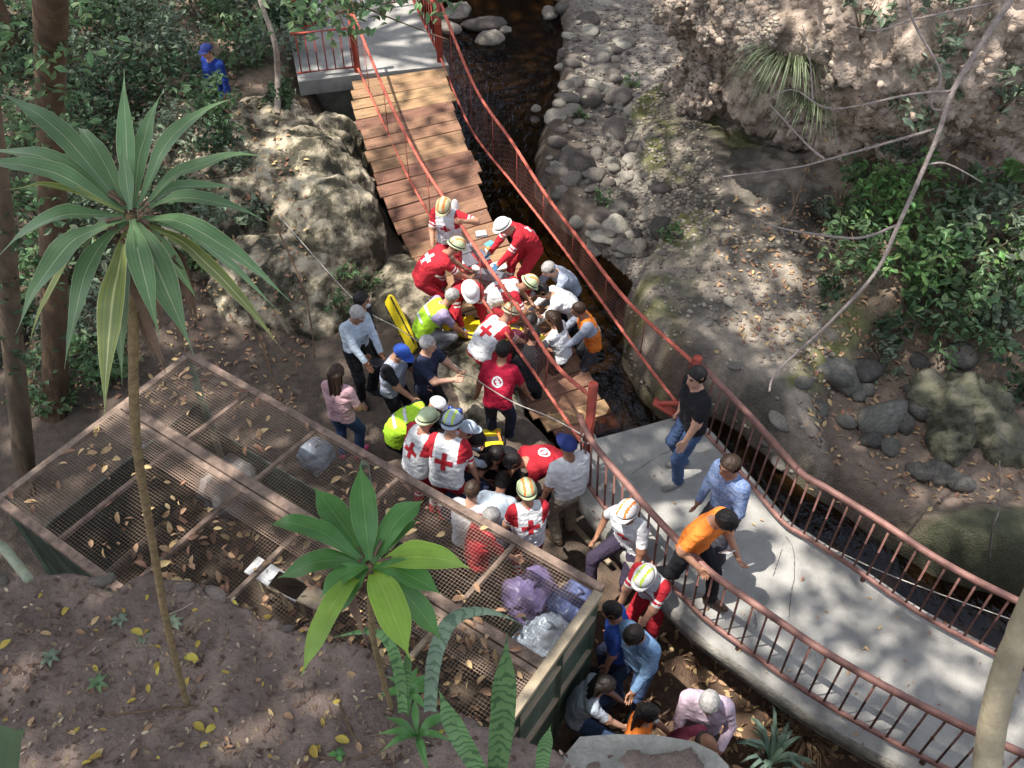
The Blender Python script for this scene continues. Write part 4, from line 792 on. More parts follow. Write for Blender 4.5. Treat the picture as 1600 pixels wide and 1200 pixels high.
snake('leaning snake plant leaf with zigzag bands on the ledge', None, [at_depth(760, 1220, dl_-.05), at_depth(720, 1150, dl_-.12), at_depth(684, 1075, dl_-.2)], .044, m_sans)
snake('short dark snake plant leaf beside the tall upright one', None, [at_depth(845, 1215, dl_), at_depth(850, 1170, dl_-.05), at_depth(861, 1132, dl_-.1)], .03, m_sans)
snake('grey banded snake plant leaf arching over the cage mesh', None, [at_depth(672, 1110, 4.15), at_depth(680, 1020, 4.), at_depth(712, 962, 3.85), at_depth(770, 955, 3.8), at_depth(818, 978, 3.85)], .034, m_sans_g)
snake('dark snake plant leaf arching over the edge of the ledge', None, [at_depth(630, 1112, 4.2), at_depth(622, 1040, 4.05), at_depth(600, 990, 3.95), at_depth(560, 985, 3.95), at_depth(515, 1000, 4.)], .026, m_sans)
snake('narrow snake plant leaf standing between the arching ones', None, [at_depth(634, 1090, 4.25), at_depth(636, 1050, 4.2), at_depth(637, 1010, 4.1)], .02, m_sans)
def seedling(px, py, n, ln, label, m=None, hw=.02):
    b = atl(px, py); o = empty('seedling', b, label=label, cat='seedling')
    for i in range(n):
        a = i*2.4+random.random(); d = np.array((math.cos(a), math.sin(a), 0)); blade([b, b+d*ln*.4+(0, 0, ln*.35), b+d*ln+(0, 0, ln*.15)], hw, m or m_cord, o, b, .4, 8)
seedling(640, 1085, 9, .16, 'leafy green seedling between the snake plant leaves'); seedling(652, 1150, 9, .2, 'long leaved green seedling at the foot of the glossy plant'); seedling(80, 1030, 6, .07, 'tiny grey green seedling on the bare earth at the left', m_lf_grey, .014); seedling(270, 975, 6, .07, 'tiny seedling beside the ringed cane', m_lf_grey, .014)
seedling(188, 970, 6, .06, 'tiny seedling among the tan leaves on the ledge', m_lf_grey, .014); seedling(225, 995, 5, .05, 'pale seedling in the sunny spot on the ledge', m_lf_grey, .014); seedling(155, 1070, 6, .07, 'low green seedling in the middle of the ledge', m_lf_mid, .013); seedling(527, 1180, 4, .05, 'two leaved green sprout near the long dark twig', m_cord, .015)
b = at_depth(-30, 1260, 3.6); o = empty('broad_leaf', b, label='broad dark green leaf poking into the corner of the ledge', cat='leaf'); blade([b, at_depth(0, 1200, 3.5), at_depth(40, 1140, 3.45)], .12, m_lf_dark, o, b, .7, 14, .1, 'leaf', (0, 0, 1), .6)
# ------------------------------------------------------------------ fallen leaves, twigs, chips
m_fall_y = mat('fallen_yellow_leaf', (.55, .42, .08), (.38, .28, .06), scale=12, rough=.7, rnd=.25, transl=.2); m_fall_t = mat('fallen_tan_leaf', (.42, .27, .15), (.27, .165, .09), scale=12, rough=.85, rnd=.35)
def flat_leaf(m):
    V, F, _ = strap([(-.5, 0, .02), (-.1, 0, .09), (.25, 0, .08), (.5, 0, 0.03)], lambda t: .27*math.sin(math.pi*min(.98, .05+t*.95))**.7+.01, 8, .35); return mk_mesh('fallen_leaf', V, F, m)
FLY, FLT = flat_leaf(m_fall_y), flat_leaf(m_fall_t)
for i in range(95):
    x, y = random.uniform(0, 700), random.uniform(915, 1195); yl = random.random() < .5; p = atl(x, y)
    if LZ-p[2] > .3: continue
    o = link('fallen_leaf', FLY if yl else FLT, LEDGE, p+(0, 0, .006)); s = random.uniform(.025, .06); o.scale = (s, s*random.uniform(.7, 1.1), s); o.rotation_euler = (random.uniform(-.4, .4), random.uniform(-.4, .4), random.uniform(0, 6.3))
for x, y, s in ((300, 1030, .13), (312, 1137, .11), (330, 1140, .1), (12, 1010, .1), (150, 1185, .1), (310, 1008, .07), (492, 1176, .12), (535, 1158, .12), (495, 1175, .1), (105, 955, .1), (215, 990, .12)):
    o = link('fallen_leaf', FLY, LEDGE, atl(x, y)+(0, 0, .01)); s *= .68; o.scale = (s, s, s); o.rotation_euler = (random.uniform(-.3, .3), random.uniform(-.3, .3), random.uniform(0, 6.3))
def strew(name, pts, s0, s1, m, label, rot=.5):
    V0, F0, _ = strap([(-.5, 0, .0), (0, 0, .10), (.5, 0, .02)], lambda t: .24*math.sin(math.pi*min(.98, .05+t*.95))**.7+.01, 4, .4); V0 = np.array(V0); V = []; F = []
    for p in pts:
        s = random.uniform(s0, s1); R = np.array(Matrix.Rotation(random.uniform(0, 6.3), 3, 'Z')@Matrix.Rotation(random.gauss(0, rot), 3, 'X')@Matrix.Rotation(random.gauss(0, rot), 3, 'Y')); o = len(V); V += ((V0*s)@R.T+np.asarray(p)).tolist(); F += [tuple(i+o for i in f) for f in F0]
    return tag(link(name, mk_mesh(name, V, F, m)), label, kind='stuff')
m_lit = mat('leaf_litter', (.48, .31, .18), (.28, .17, .10), scale=8, rough=.9, island=.5)
pts = []
for _ in range(760):
    u, v = random.uniform(.05, CL-.08), random.uniform(VF+.05, VB-.03)
    if fbm(np.array([[u*1.3, v*1.6, 3.]]), 3, 91)[0] < random.uniform(.42, .66): continue
    pts.append(cp(u, v, CZ+.055))
strew('cage_roof_leaves', pts, .05, .14, m_lit, 'dry tan leaves scattered on the wire mesh roof')
pts = []
for _ in range(4200):
    k = random.random()
    if k < .42: x, y = random.uniform(0, 480), random.uniform(0, 640)
    elif k < .75: x, y = random.uniform(1250, 1600), random.uniform(150, 800)
    elif k < .85: x, y = random.uniform(1120, 1330), random.uniform(300, 560)
    else: x, y = random.uniform(930, 1350), random.uniform(960, 1200)
    p = atg(x, y)
    if p[2] > -.45: pts.append(p+(0, 0, .02))
strew('leaf_litter', pts, .04, .11, m_lit, 'dry brown leaf litter over the banks')
pts = [atl(random.uniform(-40, 900), random.uniform(900, 1210)) for _ in range(520)]; strew('ledge_chips', [p+(0, 0, .004) for p in pts if p[2] > LZ-.3], .012, .04, mat('pale_chips', (.36, .27, .2), (.18, .13, .1), scale=9, rough=.9, island=.5), 'small pale chips of wood and leaf on the earth ledge', .3)
pts = [cp(random.uniform(.1, CL-.2), random.uniform(VF+.1, VB-.1), 0) for _ in range(420)]; strew('cage_floor_leaves', [(p[0], p[1], ground(p[0], p[1])+.02) for p in pts], .06, .16, m_lit, 'leaf litter on the floor inside the cage')
def twig(px, r, label, m=m_bark_brown, f=atl):
    P = [f(x, y)+(0, 0, r) for x, y in px]; limb('fallen_twig', [(P, r, r*.5)], m, label, 'twig', 'stem')
twig([(525, 1085), (535, 1110), (550, 1145), (570, 1172)], .009, 'dark crooked twig lying on the earth below the glossy plant'); twig([(175, 1117), (250, 1110), (310, 1104), (350, 1106)], .006, 'thin dark twig lying at the foot of the ringed cane'); twig([(262, 962), (285, 952), (302, 943), (312, 946)], .005, 'pale bent twig near the edge of the ledge', m_twig)
twig([(0, 1043), (60, 1038), (120, 1020), (175, 975)], .006, 'long thin root running over the left of the ledge'); twig([(480, 1178), (520, 1186), (570, 1182), (600, 1170)], .006, 'thin brown twig near the yellow leaf on the ledge')
P = [at_depth(-40, 838, 5.4), at_depth(0, 852, 5.4), at_depth(25, 880, 5.3), at_depth(45, 905, 5.2)]; limb('mossy_pole', [(P, .03, .028)], mat('mossy_pale_bark', (.3, .32, .24), (.18, .2, .14), scale=12, rough=.9), 'pale mossy pole leaning behind the ledge', 'pole', 'pole')

m_crust = mat('pale_ledge_stone', (.40, .335, .29), (.2, .165, .145), scale=6, rough=.95, bump=1.4, bscale=30, rnd=.25)
SPl = [m.copy() for m in SP_]
for m in SPl: m.materials[0] = m_crust
for i in range(9):
    x = random.uniform(-10, 660); y = np.interp(x, [0, 70, 135, 190, 245, 350, 430, 520, 600, 660], [894, 900, 905, 930, 898, 934, 968, 1012, 1042, 1080])+random.uniform(-4, 16); p = atl(x, y); r = random.uniform(.02, .06)
    if p[2] < LZ-.35: p[2] = LZ-.05
    o = link('edge_stone', random.choice(SPl), LEDGE, p); o.scale = (r*random.uniform(.8, 2.2), r*random.uniform(.6, 1.2), r*.6); o.rotation_euler = (random.uniform(-.4, .4), random.uniform(-.4, .4), random.uniform(0, 6.3))

mb = MB()
for _ in range(260):
    p = atl(random.uniform(-20, 880), random.uniform(905, 1205))
    if p[2] < LZ-.25: continue
    a = random.uniform(0, 6.3); l = random.uniform(.02, .1); d = np.array((math.cos(a), math.sin(a), random.uniform(-.05, .15)))*l; mb.tube([p+(0, 0, .004), p+d*.5+(random.uniform(-.008, .008), random.uniform(-.008, .008), .008), p+d+(0, 0, .004)], random.uniform(.0012, .003), 4)
tag(mb.build('ledge_twigs', m_dead, None), 'bits of broken twig littering the earth ledge', kind='stuff')
pts = [atl(random.uniform(-40, 900), random.uniform(900, 1210)) for _ in range(1100)]; strew('ledge_leaf_bits', [p+(0, 0, .003) for p in pts if p[2] > LZ-.3], .015, .05, mat('decayed_leaf', (.20, .135, .095), (.10, .07, .05), scale=9, rough=.95, island=.5), 'decayed brown leaf bits on the earth ledge', .25)

# climbing leaves on the two trunks at the left
for ti_, (nm, spots) in enumerate((('foliage', ((60, 45, 70), (95, 110, 60), (70, 175, 60), (100, 230, 60), (60, 300, 50), (90, 30, 50), (85, 420, 50))), ('foliage', ((10, 420, 50), (30, 520, 40), (5, 340, 40))))):
    tr_ = [o for o in bpy.data.objects if o.name.startswith('shade_tree')][ti_]; Q = [at(*q) for q in TRUNKS[ti_]]; C_ = []
    for x, y, n in spots:
        zz = np.interp(-y, [-q[1] for q in TRUNKS[ti_]], [q[2] for q in TRUNKS[ti_]]); c = at(x, y, zz); c = c-np.array((0, .22, 0)); C_.append(c+RNG.normal(size=(n, 3))*np.array((.28, .12, .22)))
    Vv, Ff = leaves(np.concatenate(C_), .12, .4, .5); oo = link('foliage', mk_mesh('foliage', Vv, Ff, (m_lf_mid, m_lf_dark)[ti_], smooth=False), tr_); oo.matrix_parent_inverse = Matrix.Translation(-tr_.location)
# ------------------------------------------------------------------ people
def Rx(a): c, s = math.cos(a), math.sin(a); return np.array(((1, 0, 0), (0, c, -s), (0, s, c)))
def Ry(a): c, s = math.cos(a), math.sin(a); return np.array(((c, 0, s), (0, 1, 0), (-s, 0, c)))
def Rz(a): c, s = math.cos(a), math.sin(a); return np.array(((c, -s, 0), (s, c, 0), (0, 0, 1)))
def capd(P, a, b, ra, rb):
    ab = b-a; t = np.clip(((P-a)@ab)/(ab@ab+1e-12), 0, 1); return np.linalg.norm(P-a-t[..., None]*ab, axis=-1)-(ra+(rb-ra)*t), t
def sdf_mesh(prims, h, pad=.06, extra=None):
    lo = np.min([np.minimum(p[0]-max(p[2], p[3]), p[1]-max(p[2], p[3])) for p in prims], 0)-pad; hi = np.max([np.maximum(p[0]+max(p[2], p[3]), p[1]+max(p[2], p[3])) for p in prims], 0)+pad
    n = np.ceil((hi-lo)/h).astype(int)+1; D = np.full(n, .5)
    for a, b, ra, rb, k, *_ in prims:
        m = max(ra, rb)+.1; i0 = np.clip(((np.minimum(a, b)-m-lo)/h).astype(int), 0, n-1); i1 = np.clip(((np.maximum(a, b)+m-lo)/h).astype(int)+2, 1, n)
        g = np.stack(np.meshgrid(*[lo[q]+h*np.arange(i0[q], i1[q]) for q in range(3)], indexing='ij'), -1); d, _t = capd(g, a, b, ra, rb); sl_ = tuple(slice(i0[q], i1[q]) for q in range(3)); o = D[sl_]
        hh = np.clip(.5+.5*(o-d)/k, 0, 1); D[sl_] = o*(1-hh)+d*hh-k*hh*(1-hh)
    if extra: D = extra(D, lo, h)
    return surface_nets(D, lo, h)
A3 = lambda *p: np.array(p, float)
# canonical head, facing +Y, origin at its centre
def _head():
    def ex(D, lo, h):
        g = np.stack(np.meshgrid(*[lo[q]+h*np.arange(D.shape[q]) for q in range(3)], indexing='ij'), -1)
        def ell(c, r): v = (g-A3(*c))/A3(*r); q = np.linalg.norm(v, axis=-1); return (q-1)*min(r)
        def sm(a, b, k): hh = np.clip(.5+.5*(a-b)/k, 0, 1); return a*(1-hh)+b*hh-k*hh*(1-hh)
        D = sm(ell((0, -.008, .025), (.076, .096, .1)), ell((0, .022, -.05), (.056, .068, .072)), .03)
        D = sm(D, ell((0, .083, .038), (.05, .016, .012)), .012); D = sm(D, ell((0, .098, -.012), (.014, .02, .026)), .014); D = sm(D, ell((0, .086, -.052), (.024, .012, .009)), .008)
        for s in (-1, 1):
            D = sm(D, ell((s*.079, -.004, -.002), (.010, .022, .032)), .008); e = np.linalg.norm(g-A3(s*.031, .104, .016), axis=-1)-.019; D = np.maximum(D, -e)
            D = np.minimum(D, np.linalg.norm(g-A3(s*.031, .079, .015), axis=-1)-.0125)
        d, _ = capd(g, A3(0, -.015, -.05), A3(0, -.03, -.16), .054, .058); return sm(D, d, .02)
    V, F = sdf_mesh([(A3(0, -.1, -.16), A3(0, .1, .12), .03, .03, .01)], .0062, .05, ex); c = V[F].mean(1); m = np.zeros(len(F), int)
    for s in (-1, 1): m[np.linalg.norm(c-A3(s*.031, .0905, .0155), axis=1) < .0085] = 1
    m[(np.abs(c[:, 0]) < .022) & (c[:, 1] > .08) & (np.abs(c[:, 2]+.052) < .009)] = 2
    for s in (-1, 1): m[(np.abs(c[:, 0]-s*.032) < .02) & (c[:, 1] > .075) & (np.abs(c[:, 2]-.043) < .006)] = 3
    return V, F, m
HEAD = _head()
def _hair(style):
    def ex(D, lo, h):
        g = np.stack(np.meshgrid(*[lo[q]+h*np.arange(D.shape[q]) for q in range(3)], indexing='ij'), -1)
        def ell(c, r): q = np.linalg.norm((g-A3(*c))/A3(*r), axis=-1); return (q-1)*min(r)
        t = .017 if style != 'crop' else .007
        D = ell((0, -.01, .027), (.078+t, .098+t, .102+t))+(fbm(g*38, 3, 4)-.5)*.012
        cut = .73*(g[..., 1]-.082)-.68*(g[..., 2]-.072)+(fbm(g*30, 2, 6)-.5)*.012; D = np.maximum(D, cut)
        if style == 'balding': D = np.maximum(D, g[..., 2]-.062+np.maximum(0, g[..., 1]+.02)*1.2)
        if style == 'long':
            L_ = 9.
            for s in (-.045, 0, .045):
                d, _ = capd(g, A3(s, -.075, .03), A3(s*1.4, -.1, -.3), .055, .038); L_ = np.minimum(L_, d)
            D = np.minimum(D, L_+(fbm(g*A3(55, 55, 9), 3, 5)-.5)*.02)
        return D
    return sdf_mesh([(A3(0, -.1, -.33 if style == 'long' else -.1), A3(0, .09, .13), .04, .04, .01)], .0085, .05, ex)
HAIR = {k: _hair(k) for k in ('short', 'crop', 'balding', 'long')}
def _hand(curl):
    P = [(A3(-.026, 0, .02), A3(-.03, .004, .082), .015, .012, .012), (A3(0, 0, .0), A3(-.008, .002, .088), .02, .013, .012), (A3(.014, 0, .02), A3(.012, .002, .09), .016, .012, .012), (A3(.024, 0, .03), A3(.031, .003, .084), .014, .011, .012), (A3(0, 0, -.04), A3(0, 0, .03), .026, .022, .02)]
    for x, z, l in ((-.031, .08, .056), (-.011, .088, .072), (.011, .09, .076), (.032, .084, .066)):
        a = A3(x, .002, z); c1, c2, c3 = curl*.7, curl*1.5, curl*2.1; b = a+l*.42*A3(x*.6, math.sin(c1), math.cos(c1)); c = b+l*.33*A3(0, math.sin(c2), math.cos(c2)); d = c+l*.25*A3(0, math.sin(c3), math.cos(c3))
        P += [(a, b, .0095, .009, .004), (b, c, .009, .008, .003), (c, d, .008, .007, .003)]
    P += [(A3(.026, .006, .025), A3(.052, .018, .055), .014, .011, .008), (A3(.052, .018, .055), A3(.058, .03+.02*curl, .086), .0105, .008, .004)]
    return sdf_mesh(P, .0055, .02)
HANDS = (_hand(.35), _hand(.85))
def ik(a, b, l1, l2, pole):
    v = b-a; d = np.linalg.norm(v); mx = (l1+l2)*.995
    if d > mx: b = a+v/d*mx; v = b-a; d = mx
    u = v/d; x = (d*d+l1*l1-l2*l2)/(2*d); y = math.sqrt(max(0, l1*l1-x*x)); p = pole-u*(pole@u); p /= np.linalg.norm(p)+1e-9; return a+u*x+p*y, b
CM = {}
def cloth(name, c, rough=.9, bump=.9):
    if name not in CM: CM[name] = mat('cloth_'+name, c, tuple(x*.78 for x in c), scale=11, rough=rough, bump=bump, bscale=26, spec=.2, detail=4)
    return CM[name]
RED = cloth('rescue_red', (.46, .026, .04)); WHITE = cloth('white', (.76, .77, .80)); BLACK = cloth('black', (.018, .018, .022)); NAVY = cloth('navy', (.025, .032, .065)); GREY = cloth('grey', (.24, .25, .27)); LIME = cloth('lime', (.50, .85, .05)); ORANGE = cloth('orange', (.85, .23, .04)); KHAKI = cloth('khaki', (.36, .31, .25))
JEANS = cloth('jeans', (.06, .10, .20)); PINK = cloth('pink', (.68, .42, .46)); LILAC = cloth('lilac', (.70, .55, .66)); SKY = cloth('sky_blue', (.20, .34, .56)); PALEB = cloth('pale_blue', (.50, .58, .68)); MAROON = cloth('maroon', (.12, .022, .045)); GREYB = cloth('grey_blue', (.36, .40, .50)); REFL = cloth('reflective', (.72, .72, .70), .4, .1); BLUE = cloth('blue', (.04, .10, .42)); TEE = cloth('crimson_tee', (.50, .02, .055)); LAV = cloth('lavender', (.36, .30, .46)); DGREY = cloth('dark_grey', (.07, .07, .085)); DKPURP = cloth('dusty_purple', (.045, .035, .06))
PLAID = mat('plaid_cloth', (.10, .16, .33), (.22, .27, .40), scale=55, rough=.85, ramp=(.45, .55))
SHOE_B = mat('black_shoe', (.025, .024, .024), rough=.5); SHOE_G = mat('grey_shoe', (.25, .24, .23), rough=.7); SHOE_P = mat('pink_shoe', (.7, .12, .25), rough=.7); SHOE_BR = mat('brown_shoe', (.12, .07, .05), rough=.6)
SKINS = [mat('skin_tan', (.42, .225, .145), (.36, .185, .12), scale=9, rough=.55), mat('skin_brown', (.33, .165, .10), (.27, .13, .08), scale=9, rough=.55), mat('skin_light', (.53, .31, .22), (.46, .26, .18), scale=9, rough=.55)]
EYE = mat('eye_dark', (.05, .035, .03), rough=.2); LIP = mat('lips', (.33, .12, .10), rough=.5)
HAIRM = {'black': mat('hair_black', (.018, .014, .013), scale=30, rough=.5, bump=.6), 'grey': mat('hair_grey', (.42, .40, .39), (.28, .27, .26), scale=30, rough=.6, bump=.6), 'dark': mat('hair_dark_brown', (.05, .03, .02), scale=30, rough=.5, bump=.6)}
GLOVE_B = mat('blue_glove', (.10, .25, .45), rough=.5); GLOVE_W = mat('white_glove', (.7, .7, .7), rough=.6)
H_CREAM = mat('helmet_cream', (.72, .68, .40), rough=.3, scale=4, spec=.5); H_WHITE = mat('helmet_white', (.80, .80, .80), (.7, .7, .7), rough=.3, scale=4, spec=.5); H_LIME = mat('helmet_pale_lime', (.60, .70, .42), rough=.3, scale=4, spec=.5); H_OR = mat('helmet_orange_tape', (.85, .27, .07), rough=.35); H_LM = mat('helmet_lime_tape', (.65, .85, .12), rough=.35); H_RIM = mat('helmet_dark_rim', (.05, .05, .055), rough=.5); H_BLUE = mat('helmet_pale_blue', (.48, .58, .72), rough=.35); LENS = mat('blue_goggle_lens', (.02, .05, .30), rough=.12, spec=.6); CAPB = cloth('cap_blue', (.035, .09, .40)); CAPN = cloth('cap_navy', (.03, .045, .18))
MASKM = cloth('face_mask', (.72, .74, .76))
def helmet(kind, parent, R, c, shell, tape):
    mb = MB(); n, k = 26, 9; rx, ry, rz = (.106, .132, .126) if kind != 'cap' else (.098, .116, .092); oz = .028; V = []; F = []; M = []
    for i in range(k+1):
        t = math.pi/2*i/k
        for j in range(n):
            a = 2*math.pi*j/n; x, y = math.cos(t)*math.cos(a), math.cos(t)*math.sin(a); ridge = 1+.03*(abs(x) < .14)*(kind == 'rescue')
            V.append((x*rx, y*ry, math.sin(t)*rz*ridge+oz))
    for i in range(k):
        for j in range(n):
            F.append((i*n+j, i*n+(j+1) % n, (i+1)*n+(j+1) % n, (i+1)*n+j)); cx = np.mean([V[q][0] for q in F[-1]])/rx; m = 0
            if tape and kind != 'cap' and (.24 < abs(cx) < .5) and i > 0: m = 1
            if kind == 'rescue' and i == 0: m = 2
            M.append(m)
    if kind == 'cap':
        for j in range(13): a = math.pi*(.5-.36+.72*j/12); V.append((math.cos(a)*rx*.96, math.sin(a)*ry*.97, oz)); 
        b0 = len(V)-13
        for j in range(13): a = math.pi*(.5-.36+.72*j/12); V.append((math.cos(a)*rx*1.02, math.sin(a)*ry*.9+.085*math.sin((j/12)*math.pi)**.6, oz-.022))
        for j in range(12): F.append((b0+j, b0+13+j, b0+14+j, b0+j+1)); M.append(0)
    else:
        bw = .007 if kind != 'hard' else .026; b0 = len(V)
        for e, dz in ((0, 0), (1, -.014), (1, -.02), (0, -.012)):
            for j in range(n):
                a = 2*math.pi*j/n; f = 1+e*(bw+(.022*sstep(.45, .9, math.sin(a)))+(.01*sstep(.4, .9, -math.sin(a))))/rx; V.append((math.cos(a)*rx*f, math.sin(a)*ry*f, oz+dz))
        for r in range(3):
            for j in range(n): F.append((b0+r*n+j, b0+(r+1)*n+j, b0+(r+1)*n+(j+1) % n, b0+r*n+(j+1) % n)); M.append(0)
    mb.V = [tuple(np.array(v)@R.T+c) for v in V]; mb.F = F; mb.M = M
    o = mb.build('cap' if kind == 'cap' else 'helmet', [shell, tape or shell, H_RIM], parent, True)
    if kind == 'goggles':
        for s in (-1, 1): MB().ball(A3(s*.05, .1, .10)@R.T+c, .038, 12, 7, sc=(1, .6, .9), R=R).build('goggle_lens', LENS, o, True)
        MB().tube([A3(math.cos(a)*.125, math.sin(a)*.148, .07)@R.T+c for a in np.linspace(0, 2*math.pi, 25)], .01, 5, cap=False).build('goggle_strap', H_RIM, o, True)
    return o
def decal(body_bvh, parent, name, Rt, w0, rects, mtl, side=-1, off=.007):
    """lay flat shapes (x0,x1,z0,z1) of the torso frame on the body surface"""
    mb = MB()
    for x0, x1, z0, z1 in rects:
        nx_, nz_ = max(2, int((x1-x0)/.012)), max(2, int((z1-z0)/.012)); V = []; ok = True
        for i in range(nx_+1):
            for j in range(nz_+1):
                q = w0+Rt@A3(x0+(x1-x0)*i/nx_, side*.45, z0+(z1-z0)*j/nz_); h = body_bvh.ray_cast(Vector(q), Vector(Rt@A3(0, -side, 0)), .8)
                if h[0] is None: ok = False; break
                V.append(np.array(h[0])+off*(Rt@A3(0, side, 0)))
            if not ok: break
        if ok: mb.add(V, [(i*(nz_+1)+j, i*(nz_+1)+j+1, (i+1)*(nz_+1)+j+1, (i+1)*(nz_+1)+j) if side > 0 else (i*(nz_+1)+j, (i+1)*(nz_+1)+j, (i+1)*(nz_+1)+j+1, i*(nz_+1)+j+1) for i in range(nx_) for j in range(nz_)])
    if mb.V: mb.build(name, mtl, parent, True)
PEOPLE = []
def person(label, headpx, z0, hd, pose, *, shirt=WHITE, sleeve=None, slv='short', pants=BLACK, shoes=SHOE_B, skin=0, hair='short', hairc='black', hat=None, H=1.7, hp=0, hy=0, build=1., mask=False, cross=0, bands=False, glove=None, vest=None, grip=0, tuck=False, emblem=0, group=None):
    s = H/1.7; hip, lean, side, twist = A3(*pose['hip']), math.radians(pose['lean']), math.radians(pose.get('side', 0)), math.radians(pose.get('twist', 0))
    Rp = Rz(twist*.3)@Ry(side*.5)@Rx(-lean*.45); Rt = Rz(twist)@Ry(side)@Rx(-lean)
    w0 = hip+Rp@A3(0, 0, .12); mid = w0+(.5*Rp+.5*Rt)@A3(0, 0, .1); chest = mid+Rt@A3(0, .01, .12); neck = mid+Rt@A3(0, 0, .31); shw = .172*build**.5
    SH_ = [mid+Rt@A3(x*shw, 0, .245) for x in (-1, 1)]; HJ = [hip+Rp@A3(x*.088, 0, -.04) for x in (-1, 1)]
    hpitch = math.radians(pose.get('hp', 0)+hp)+lean*.62; Rh = Rz(twist+math.radians(hy))@Rx(-hpitch); hc = neck+Rt@A3(0, .012, .045)+Rh@A3(0, .03, .125)
    prims = []; ad = lambda a, b, ra, rb, k, cat: prims.append((a, b, ra*build*1.07 if cat in ('torso', 'pelvis') else ra*1.06, rb*build*1.07 if cat in ('torso', 'pelvis') else rb*1.06, k, cat))
    X = Rt@A3(1, 0, 0); Xp = Rp@A3(1, 0, 0)
    ad(hip-Xp*.07, hip+Xp*.07, .108, .108, .05, 'pelvis'); ad(w0-Xp*.055, w0+Xp*.055, .108, .108, .06, 'torso'); ad(mid-X*.07, mid+X*.07, .112, .112, .06, 'torso'); ad(chest-X*.085, chest+X*.085, .116, .116, .06, 'torso')
    ad(SH_[0]+X*.04, SH_[1]-X*.04, .072, .072, .06, 'torso'); ad(neck-Rt@A3(0, 0, .05), neck+Rt@A3(0, .012, .03), .066, .056, .03, 'neck')
    lsl = slv == 'long'
    ends = []
    for i, x in enumerate((-1, 1)):
        tg = A3(*pose['hands'][i]); pole = Rt@A3(x*.55, -.6, -.5) if 'pole' not in pose else A3(x*pose['pole'][0], pose['pole'][1], pose['pole'][2])
        el, wr_ = ik(SH_[i], tg, .275, .245, pole); ends.append((el, wr_)); ad(SH_[i], el, .062, .05, .035, 'uarm'); ad(el, wr_, .05 if lsl else .042, .038 if lsl else .029, .02, 'farm')
        ft = A3(*pose['feet'][i]); toe = math.radians(x*-12+(pose.get('toe', (0, 0))[i])); fd = A3(-math.sin(toe), math.cos(toe), 0) if True else 0
        an = ft+A3(0, 0, .09); kn, an = ik(HJ[i], an, .425, .42, A3(x*.25+math.sin(-toe)*.3, 1., .05)); ad(HJ[i], kn, .094, .07, .03, 'thigh'); ad(kn, an, .068, .055, .02, 'shin')
        fz = an-A3(0, 0, .05); ad(fz-fd*.05, fz+fd*.07, .042, .045, .025, 'foot'); ad(fz+fd*.07, fz+fd*.17+A3(0, 0, -.005), .043, .034, .02, 'foot')
    V, F = sdf_mesh(prims, .0155); N_ = vnormals(V, F); cen = V[F].mean(1); best = np.full(len(F), 9.); ci_ = np.zeros(len(F), int); tt = np.zeros(len(F)); bv = np.full(len(V), 9.); vi = np.zeros(len(V), int)
    for k_, p in enumerate(prims):
        d, t_ = capd(cen, p[0], p[1], p[2], p[3]); u = d < best; best[u] = d[u]; ci_[u] = k_; tt[u] = t_[u]
        d, t_ = capd(V, p[0], p[1], p[2], p[3]); u = d < bv; bv[u] = d[u]; vi[u] = k_
    cats = np.array([p[5] for p in prims]); fc = cats[ci_]; vc = cats[vi]; seed = len(PEOPLE)*17
    wrk = np.where(np.isin(vc, ('torso', 'pelvis')), .017, np.where(np.isin(vc, ('thigh', 'shin')), .013, np.where(vc == 'uarm', .011, .006 if lsl else .001)))
    ff = fbm(V*A3(9, 9, 15)+seed, 3, seed); V = V+N_*((1-2*np.abs(2*ff-1)*1.6)*.55*wrk)[:, None]
    mats = [shirt, sleeve or shirt, pants, shoes, SKINS[skin], EYE, LIP, REFL, HAIRM[hairc], vest or shirt, glove or SKINS[skin]]; mi = np.zeros(len(F), int)
    relz = ((cen-hip)@(Rp@A3(0, 0, 1)))
    mi[fc == 'torso'] = 9 if vest else 0; lat = np.abs((cen-mid)@X); mi[(fc == 'torso') & (lat > .138) & ((cen-mid)@(Rt@A3(0, 0, 1)) > .08)] = 1; mi[fc == 'pelvis'] = np.where(relz[fc == 'pelvis'] > (.05 if tuck else -.055), 9 if vest else 0, 2); mi[fc == 'neck'] = 4
    if vest is not None: mi[(fc == 'neck') & (tt < .45)] = 0
    ua = fc == 'uarm'; mi[ua] = np.where((tt[ua] < .8) | lsl, 1, 4); fa = fc == 'farm'; mi[fa] = np.where(lsl & (tt[fa] < .97), 1, 4)
    mi[np.isin(fc, ('thigh', 'shin'))] = 2; mi[(fc == 'thigh') & (relz > -.05) & (tt < .2)] = (9 if vest is not None else 0) if not tuck else 2; mi[fc == 'foot'] = 3
    if bands:
        b_ = fc == 'uarm'; mi[b_ & (((tt > .5) & (tt < .6)) | ((tt > .7) & (tt < .8)))] = 7; mi[(fc == 'shin') & (((tt > .42) & (tt < .52)) | ((tt > .6) & (tt < .68)))] = 7
    HV = HEAD[0]*A3(1, 1, 1.02)@Rh.T+hc; hm = np.array((4, 5, 6, 8))[HEAD[2]]
    Vs, Fs, Ms = [V, HV], [F, HEAD[1]+len(V)], [mi, hm]; o_ = len(V)+len(HV)
